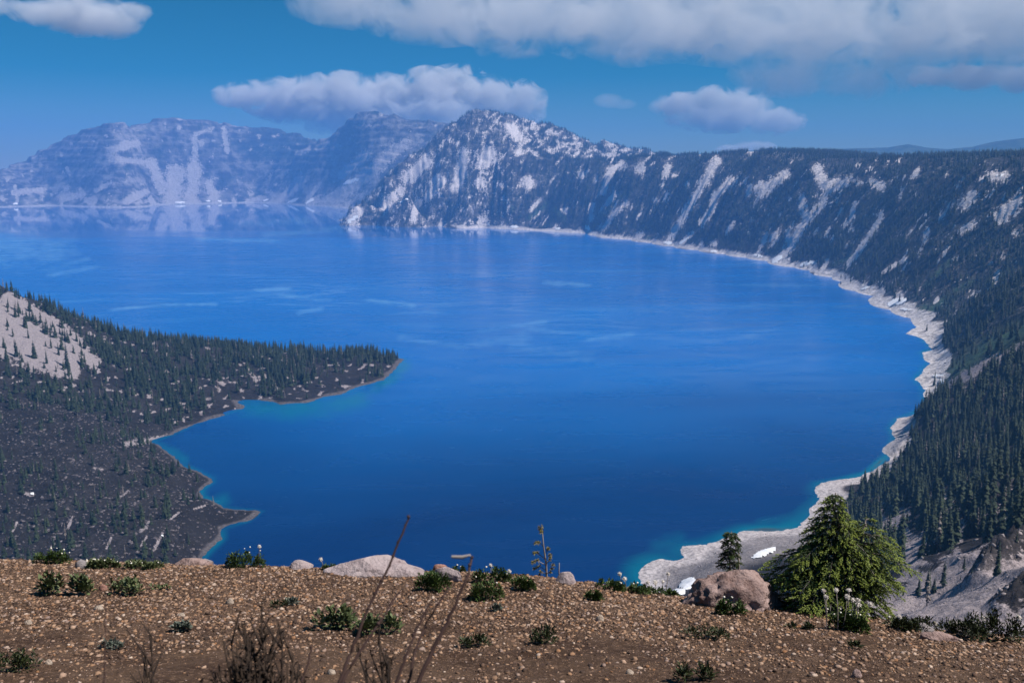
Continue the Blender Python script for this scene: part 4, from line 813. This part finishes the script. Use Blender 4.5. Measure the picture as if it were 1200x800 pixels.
# ---- dry stalks close to the camera
def stalk(pts, Y0, Y1, r, label, nodes=6, twig=None):
    P = [Vector(W(px, py, Y0 + (Y1 - Y0) * i / (len(pts) - 1))) for i, (px, py) in enumerate(pts)]
    base = P[-1]; g = Vector((base.x - .05, base.y - .03, float(gz(base.x - .05, base.y - .03)) - .02)); P.append(g)
    fine = []
    for a_, b_ in zip(P[:-1], P[1:]):
        for k_ in range(6): fine.append(a_.lerp(b_, k_ / 6) + rv() * r * .5)
    fine.append(P[-1]); st = MB(); nn = len(fine); st.tube([p - g for p in fine], [r * (.62 + .8 * i / nn) for i in range(nn)], 6)
    o = st.build('dried_stalk', PMAT['stem'], smooth=True); o.location = g; tag(o, label, 'dry stalk', 'dry stalks rising in front of the rim')
    bd = MB()
    for i in range(nodes):
        q_ = fine[int(i * nn * .45 / nodes)] - g; bd.ball(q_ + rv() * r * .8, r * random.uniform(.9, 1.5))
    bd.build('bud', PMAT['stem'], o)
    if twig: tw = MB(); tw.tube([Vector(W(x_, y_, Y0)) - g for x_, y_ in twig], [r * .9, r * 1.1, r * .6, r * .5][:len(twig)]); tw.build('twig', PMAT['wood'], o)
stalk([(479, 606), (456, 662), (432, 712), (412, 762), (396, 806)], 1.95, 1.75, .0036, 'tallest reddish dry stalk, its pale tip reaching above the long slab', 8)
stalk([(552, 653), (548, 676), (527, 722), (505, 765), (488, 806)], 1.85, 1.7, .0040, 'dry stalk with a bent horizontal tip over the lake', 4, [(529, 652), (542, 652.5), (551, 650), (553, 656)])
stalk([(467, 692), (448, 724), (420, 765), (398, 806)], 1.9, 1.75, .0034, 'dry stalk directly right of the tallest one', 3)
stalk([(504, 706), (487, 738), (475, 770), (462, 806)], 1.85, 1.75, .0032, 'short dry stalk between the two middle ones', 3)
stalk([(526, 688), (500, 728), (486, 764), (478, 806)], 1.9, 1.75, .0030, 'thin dry stalk just left of the one with the bent tip', 3)
stalk([(366, 758), (358, 785), (350, 806)], 1.7, 1.65, .0028, 'short dry stalk at the bottom, right of the twiggy bush', 2)
stalk([(124, 706), (123, 760), (122, 806)], 1.5, 1.45, .0014, 'hair-thin upright stalk at lower left', 0)
# ---- twiggy bushes at the bottom
def twig_bush(px, py, wpx, hpx, Y, n_, label, leafy=True):
    base = Vector(W(px, py, Y)); base.z = float(gz(base.x, base.y)); top_z = W(px, py - hpx, Y)[2]; hh = top_z - base.z; a = wpx / ppm(Y) / 2
    t = bpy.data.objects.new('twiggy_bush', None); COL.objects.link(t); t.location = base; tag(t, label, 'bush', 'dead-looking twiggy bushes'); st = MB(); lf = MB()
    for i in range(n_):
        x_ = random.gauss(0, .45) * a; x_ = max(-a, min(a, x_)); e = Vector((x_ * 1.1, random.uniform(-.5, .5) * a, hh * (1 - .55 * (x_ / a) ** 2) * random.uniform(.6, 1.05))); p0 = Vector((x_ * .3, random.uniform(-.1, .1) * a, 0)); m_ = p0.lerp(e, .5) + rv() * .03
        st.tube([p0, m_, e], [.006, .0045, .002], 4)
        for k_ in range(8):
            q_ = m_.lerp(e, random.random()); e2 = q_ + (e - m_).normalized() * .06 + rv() * .05; st.tube([q_, e2], [.0035, .0015], 3)
            if leafy:
                for j in range(5): lf.leaf(q_.lerp(e2, random.random()), rv() + Vector((0, 0, .7)), .018, .0035)
    st.build('twigs', PMAT['twig'], t)
    if leafy: lf.build('leaves', PMAT['twig'], t)
twig_bush(298, 800, 170, 60, 1.95, 105, 'large dark twiggy bush at the bottom left of the middle')
twig_bush(178, 800, 40, 62, 2.4, 9, 'thin bare twig plant left of the large twiggy bush', False)
twig_bush(452, 804, 90, 34, 2.1, 50, 'small dark twiggy bush at the feet of the dry stalks')
# ---- saplings
def sapling():
    Y = edY(636) + .1; g = Vector(W(640, 682, Y)); st = MB(); lf = MB(); T_ = lambda px, py: Vector(W(px, py, Y)) - g
    t = bpy.data.objects.new('sapling', None); COL.objects.link(t); t.location = g; tag(t, 'thin sparse sapling with yellowish tufts standing against the lake', 'sapling')
    main = [T_(641, 684), T_(640, 660), T_(637, 640), T_(635, 616)]; st.tube(main, [.010, .008, .006, .003], 6)
    for pts in ([(637, 640), (632, 636), (627, 634)], [(639, 655), (630, 648), (625, 647)], [(640, 662), (630, 655), (624, 657)], [(640, 668), (632, 664), (626, 668)], [(639, 650), (642, 646), (643, 643)], [(640, 660), (644, 655), (645, 650)], [(636, 625), (633, 622), (632, 619)], [(640, 672), (634, 672), (630, 676)], [(640, 672), (645, 668), (648, 660)]):
        q_ = [T_(*p_) + Vector((0, random.uniform(-.04, .04), 0)) * (i_ > 0) for i_, p_ in enumerate(pts)]; st.tube(q_, [.004, .003, .002], 4)
        for e in (q_[-1], q_[1], q_[-1].lerp(q_[1], .5)):
            for k_ in range(26): lf.leaf(e + rv() * .006, rv() + Vector((0, 0, .4)), random.uniform(.014, .026), .0028)
    for k_ in range(60): lf.leaf(main[-1].lerp(main[-2], random.random() * .35), rv() + Vector((0, 0, .5)), .02, .0028)
    st.build('stem', PMAT['wood'], t); lf.build('needles', PMAT['bud'], t)
sapling()
st = MB(); Y = edY(655); g = Vector(W(656, 682, Y)); st.tube([Vector(W(656, 684, Y)) - g, Vector(W(655, 670, Y)) - g, Vector(W(655.5, 659, Y)) - g], [.006, .005, .003], 6); o = st.build('dead_stub', PMAT['wood']); o.location = g; tag(o, 'thin grey dead stub right of the sparse sapling', 'dead twig')
st = MB(); g = Vector(W(866, 664, 6.95)); g2 = Vector((g.x, g.y, float(gz(g.x, g.y)))); st.tube([Vector((0, 0, -.02)), g - g2, Vector(W(865.5, 647, 6.95)) - g2], [.009, .008, .006], 6); o = st.build('dead_stub', PMAT['wood']); o.location = g2; tag(o, 'pale dead stub standing behind the boulder', 'dead twig')

# ---- conifers growing at the rim
def bough_crown(lf, tw, stem, hts, length_fn, nb, needle, nden, seed, droop=.55):
    r = random.Random(seed)
    for i in range(nb):
        f = (i + r.random()) / nb; hgt = hts[0] + (hts[1] - hts[0]) * f ** .85; az = i * 2.399 + r.uniform(-.4, .4); L = length_fn(hgt, az) * r.uniform(.78, 1.12)
        p0 = stem(hgt); d = Vector((math.cos(az), math.sin(az), 0)); pts = [p0 + d * L * t_ + Vector((0, 0, L * (.32 * t_ - droop * t_ * t_))) for t_ in (0, .2, .4, .6, .8, 1.0)]
        tw.tube(pts, [.009 * (1 - hgt) + .004, .006, .005, .004, .003, .0015], 4)
        sdv = Vector((-d.y, d.x, 0)); nt_ = max(5, int(L * 62))
        for k_ in range(nt_):
            t_ = .12 + .88 * (k_ + r.random()) / nt_; idx = min(4, int(t_ * 5)); q_ = pts[idx].lerp(pts[idx + 1], t_ * 5 - idx); sgn = 1 if k_ % 2 else -1
            l2 = (.05 + .34 * L * (1 - t_ * .75)) * r.uniform(.6, 1.1); dd = (d * .75 + sdv * sgn * r.uniform(.5, 1.1) + Vector((0, 0, r.uniform(-.45, .0)))).normalized(); e = q_ + dd * l2 + Vector((0, 0, -l2 * .28))
            nn = int(l2 * nden) + 6
            for j in range(nn):
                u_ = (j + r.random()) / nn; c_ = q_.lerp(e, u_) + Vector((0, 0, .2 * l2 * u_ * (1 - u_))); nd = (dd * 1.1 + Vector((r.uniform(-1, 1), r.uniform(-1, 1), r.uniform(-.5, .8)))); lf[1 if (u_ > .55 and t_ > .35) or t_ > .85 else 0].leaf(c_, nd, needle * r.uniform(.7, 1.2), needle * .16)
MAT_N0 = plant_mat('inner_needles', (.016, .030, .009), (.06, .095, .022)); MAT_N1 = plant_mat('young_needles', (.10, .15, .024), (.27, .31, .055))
def rim_conifer():
    Y = 6.35; g = Vector(W(972, 716, Y)); g.z = float(gz(g.x, g.y)) ; sc_ = ppm(Y); Hh = Vector(W(972, 577, Y)).z - g.z
    t = bpy.data.objects.new('rim_conifer', None); COL.objects.link(t); t.location = g; tag(t, 'bushy bright green conifer with drooping boughs growing on the rim beside the boulder', 'conifer tree')
    tw = MB(); lf = [MB(), MB()]
    hl_ = ([0, .05, .2, .4, .55, .7, .8, .92, 1.0], [.50, .56, .60, .50, .38, .24, .15, .08, .02]); hr_ = ([0, .05, .2, .4, .55, .66, .76, .86, 1.0], [.50, .50, .44, .42, .34, .33, .20, .09, .02])
    def Lf(h, az):
        c = math.cos(az); k = abs(c); side = np.interp(h, *(hr_ if c > 0 else hl_)); mid = np.interp(h, [0, .5, 1], [.42, .28, .02]); return float(side * k + mid * (1 - k)) * Hh / .95
    stem = lambda h: Vector((.02 * math.sin(h * 5) - .0, 0, h * Hh))
    tw.tube([stem(i / 6) for i in range(7)], [.04, .034, .028, .022, .016, .010, .004], 8)
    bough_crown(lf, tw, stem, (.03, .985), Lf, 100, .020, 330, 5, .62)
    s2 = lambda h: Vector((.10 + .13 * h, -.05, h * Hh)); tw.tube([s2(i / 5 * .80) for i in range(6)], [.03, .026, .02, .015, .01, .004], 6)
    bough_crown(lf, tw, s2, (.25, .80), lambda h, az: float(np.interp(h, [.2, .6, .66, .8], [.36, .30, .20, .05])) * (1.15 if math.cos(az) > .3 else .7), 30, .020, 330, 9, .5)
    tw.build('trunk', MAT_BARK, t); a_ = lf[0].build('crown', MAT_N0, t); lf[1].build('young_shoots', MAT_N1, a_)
rim_conifer()
def rim_sapling():
    Y = 6.95; g = Vector(W(855, 668, Y)); g.z = float(gz(g.x, g.y)); topz = W(856, 622, Y)[2]; Hh = topz - g.z; h0 = (W(856, 662, Y)[2] - g.z) / Hh
    t = bpy.data.objects.new('rim_conifer', None); COL.objects.link(t); t.location = g; tag(t, 'small young conifer peeking out behind the pink boulder', 'conifer tree')
    tw = MB(); lf = [MB(), MB()]; stem = lambda h: Vector((0, 0, h * Hh)); tw.tube([stem(i / 5) for i in range(6)], [.012, .011, .009, .007, .005, .002], 6)
    bough_crown(lf, tw, stem, (h0 * .8, .98), lambda h, az: float(np.interp(h, [0, h0, .85, 1], [.10, .085, .045, .02])), 26, .022, 420, 4, .1)
    tw.build('trunk', MAT_BARK, t); lf[0].build('crown', PMAT['dark'], t); lf[1].build('young_shoots', MAT_N0, t)
rim_sapling()

# ================================================================= SNOW PATCHES by the shore
ms, n = M('snow'); b = NB(n); b.out(b.mix(b.rng(b.noise(b.pos(), .3, 5), .4, .7), (.80, .80, .82), (.93, .92, .92)), .8, b.bump(b.noise(b.pos(), .5, 4), .5, .5), .3)
def snow(T, e, label, thick=.8):
    x_, y_, a_, b_ = e[:4]; rot = e[4] if len(e) > 4 else 0; dx, dy = T[7] - x_, T[8] - y_; a1 = (dx * math.cos(rot) + dy * math.sin(rot)) / a_; b1 = (-dx * math.sin(rot) + dy * math.cos(rot)) / b_
    r_ = np.hypot(a1, b1) + .5 * fbm(T[7] * .35 + x_, T[8] * .5, 3, 3); near_ = (r_ < 2) & (T[2] > .1)
    if not near_.any(): return
    Yc = on(T, x_, y_)[1]; g_ = np.clip(1.15 - r_, 0, .5) * 2 * (np.abs(T[1] - Yc) < .09 * Yc) * (T[2] > .1)
    k_ = g_ > 0; k_ = k_[:-1, :-1] & k_[1:, 1:] & k_[1:, :-1] & k_[:-1, 1:]
    if k_.sum() < 2: return
    V = np.stack([T[0], T[1], T[2] + thick * np.sqrt(g_) + .05], -1).reshape(-1, 3); V2, F2, _ = compact(V, grid_faces(*T[2].shape, k_), [])
    g = V2.mean(0); o = link('snow_patch', mesh_np('snow_patch', V2 - g, F2, ms)); o.location = g; tag(o, label, 'snow patch', 'leftover snow patches')
for T, e, lab in [(T_WN, (896, 648, 14, 4, -.35), 'larger snow patch on the grey pebble beach left of the big conifer'), (T_WN, (806, 684, 11, 6, -.4), 'snow patch by the left side of the boulder on the beach'), (T_WN, (795, 694, 9, 4, -.1), 'lower snow patch just left of the boulder foot'),
                  (T_WR, (1106, 459, 6, 5), 'round snow patch at the foot of the gully by the white beach'), (T_WR, (1104, 449, 5, 4), 'snow patch in the middle of the three at the gully foot'), (T_WR, (1100, 441, 8, 1.8), 'thin snow strip topmost of the three at the gully foot'),
                  (T_WR, (1051, 354, 11, 4, -.3), 'long bright snow patch above the curved beach'), (T_WR, (1062, 363, 7, 2), 'small snow patch just below the long one'), (T_WR, (1014, 338, 6, 1.6, -.4), 'thin snow sliver on the far end of the beach'),
                  (T_WR, (911, 304, 7, 3.4, -.5), 'snow fan where the big pale gully meets the water'), (T_WR, (946, 309, 9, 3, -.3), 'snow fan right of the big pale gully'), (T_WR, (888, 300, 6, 2.6), 'small snow fan left of the big pale gully'),
                  (T_WR, (783, 285, 6, 3), 'snow at the foot of the longest streak on the wall'), (T_WR, (802, 282, 8, 2, -.6), 'slanting snow tongue beside the longest streak foot'), (T_WR, (837, 295, 6, 2), 'snow fan between two dark spurs on the far shore'),
                  (T_M2, (689, 267, 3.5, 4), 'bright snow patch at the waterline below the twin gullies'), (T_M2, (603, 266, 5, 2.2), 'snow patch on the shore below the twin-topped mountain'), (T_M2, (654, 268, 4, 1.6), 'small snow patch on the far waterline'),
                  (T_M2, (571, 263, 3.5, 3), 'little snow patch beside the white cliff foot'), (T_M2, (414, 257, 9, 3, -.5), 'snow on the cape at the foot of the mountain'), (T_M2, (477, 234, 13, 2, -.35), 'long slanting snow strip on the lower mountain flank'),
                  (T_M2, (513, 211, 4, 1.4, -.5), 'short snow strip high on the mountain flank'), (T_WR, (1174, 207, 9, 2.5), 'bright snow bank below the rim at the upper right'), (T_WR, (1105, 252, 4, 3), 'small snow patch high among the trees on the right wall'),
                  (T_WR, (1087, 269, 4, 4), 'snow patch in the trees left of the other high ones'), (T_P, (38, 579, 3, 1.8), 'pair of snow specks on the dark lava, larger one'), (T_P, (190, 629, 2.2, 2), 'white snow speck near the little lava pond')]:
    snow(T, e, lab, 1.3 if T is T_WN or T is T_P else 2.2)
XF = TERR['far']; pxf, pyf = proj(XF[0], XF[1], XF[2]); T_F = (XF[0], XF[1], XF[2], None, None, None, None, pxf, pyf, None, None)
for e, lab in [((211, 237.6, 6, 1.6), 'snow ring at the waterline below the great pale scree'), ((244, 236, 3, 1.2), 'small snow bank right of the snow ring'), ((257, 236, 2.5, 1.4), 'tiny snow bank second from the snow ring'), ((311, 235, 4, 1.3, -.3), 'little snow tongue on the far bay shore'),
               ((343, 235.5, 7, 2.2, -.5), 'biggest snow tongue on the far bay shore'), ((363, 236, 6, 2, -.6), 'snow tongue nearest the cape on the far bay shore'), ((411, 213, 10, 3, -.35), 'slanting snow field below the left peak'), ((18, 239, 3, 1.4), 'snow speck at the far left shoreline')]:
    snow(T_F, e, lab, 4)
# ================================================================= CLOUDS (true volumes, beyond and above the haze)
def cloud(Y, blobs, label, dens, nscale, seed, amp=2.4, edge=.0, depth=.55, step=.35, floor=None):
    E = []
    for px, py, rx, ry in blobs:
        c = Vector(W(px, py, Y + 200 * math.sin(px))); k_ = Y * 1.02 / FPX; E.append((c, rx * k_, rx * k_ * depth, ry * k_))
    o0 = sum((e[0] for e in E), Vector()) / len(E); V = []; F = []
    Vi, Fi = I2
    for c, a_, b_, c_ in E:
        V.append(Vi * np.array([a_, b_, c_]) * 1.12 + np.array(c - o0)); F.append(Fi + len(Vi) * (len(V) - 1))
    m, n = M('cloud_vapour'); b = NB(n); P = b.objc(); best = None
    for c, a_, b_, c_ in E:
        q_ = c - o0; v1 = b.new('ShaderNodeVectorMath', operation='SUBTRACT'); b.link(P, v1.inputs[0]); v1.inputs[1].default_value = q_
        v2 = b.new('ShaderNodeVectorMath', operation='MULTIPLY'); b.link(v1.outputs[0], v2.inputs[0]); v2.inputs[1].default_value = (1 / a_, 1 / b_, 1 / c_)
        v3 = b.new('ShaderNodeVectorMath', operation='LENGTH'); b.link(v2.outputs[0], v3.inputs[0]); f = b.math('SUBTRACT', 1.0, v3.outputs['Value']); best = f if best is None else b.math('MAXIMUM', best, f)
    mp_ = b.new('ShaderNodeMapping'); mp_.inputs['Location'].default_value = (seed * 13.1, seed * 5.7, 0); mp_.inputs['Scale'].default_value = (nscale, nscale, nscale * 1.25); b.link(P, mp_.inputs[0])
    nz_ = b.noise(mp_.outputs[0], 1.0, 8, .70, .8)
    d = b.math('ADD', b.math('MULTIPLY', best, 1.15), b.math('MULTIPLY', b.math('SUBTRACT', nz_, .5 + edge), amp)); d = b.math('MULTIPLY', b.rng(d, 0.0, .42), dens)
    v = b.new('ShaderNodeVolumePrincipled'); v.inputs['Color'].default_value = (.93, .94, .95, 1); v.inputs['Anisotropy'].default_value = 0; b.link(d, v.inputs['Density'])
    o = b.new('ShaderNodeOutputMaterial'); b.link(v.outputs[0], o.inputs['Volume']); m.cycles.volume_step_rate = step; m.cycles.homogeneous_volume = False
    ob = link('cloud', mesh_np('cloud', np.concatenate(V), np.concatenate(F), m)); ob.location = o0
    rm = ob.modifiers.new('shell', 'REMESH'); rm.mode = 'VOXEL'; rm.voxel_size = min(e[3] for e in E) * .22; return tag(ob, label, 'cloud')
cloud(15500, [(300,112,48,16),(350,118,60,26),(400,122,60,34),(455,124,55,34),(500,112,40,30),(535,108,42,30),(575,116,36,26),(612,122,30,26),(500,140,70,26)], 'long grey-white cumulus with a tall right dome behind the two peaks', .006, .0025, 1, 3.4)
cloud(14500, [(800,124,38,15),(838,122,32,20),(868,126,36,22),(905,142,38,16),(845,140,60,15)], 'compact cumulus standing alone above the right part of the lake', .0058, .0026, 2, 3.2)
cloud(13500, [(420,4,75,26),(520,14,100,34),(630,22,110,36),(740,30,110,40),(850,22,120,48),(960,34,120,50),(930,88,70,24),(1010,92,60,22),(1080,30,130,54),(1200,20,130,60),(1310,30,110,60),(600,60,40,10)], 'broad grey cloud bank spreading over the upper right sky', .0013, .0016, 3, 4.1)
cloud(14000, [(1100,90,34,15),(1140,92,46,16),(1190,92,36,16),(1240,90,40,14)], 'pale cloud lump under the bank near the right edge', .005, .0024, 4, 3.2)
cloud(13500, [(60,14,46,16),(95,16,55,24),(130,26,34,18),(155,14,22,10)], 'grey-white cloud at the upper left of the sky', .0045, .0022, 5, 3.4)
cloud(16000, [(858,175,20,7),(884,173,24,8)], 'small bright cloud just peeking over the right crater rim', .007, .0018, 6)
cloud(15000, [(715,118,18,8),(733,122,14,6)], 'thin faint cloud wisp between the two cumulus clouds', .0016, .0016, 7)
cloud(13500, [(-12,6,34,12)], 'wisp of cloud cut by the top left corner', .003, .0014, 8)
# ================================================================= HAZE
m, n = M('haze'); b = NB(n); v = b.new('ShaderNodeVolumePrincipled'); v.inputs['Color'].default_value = (.15, .42, .92, 1)
v.inputs['Density'].default_value = 1.05e-4; v.inputs['Anisotropy'].default_value = .0
o = b.new('ShaderNodeOutputMaterial'); b.link(v.outputs[0], o.inputs['Volume'])
bmh = bmesh.new(); bmesh.ops.create_cube(bmh, size=1, matrix=Matrix.Translation((0, 5900, 439)) @ Matrix.Diagonal((22600, 13600, 962, 1)))
me = bpy.data.meshes.new('haze'); bmh.to_mesh(me); me.materials.append(m); link('haze', me, kind='stuff', label='thin blue haze over the lake')
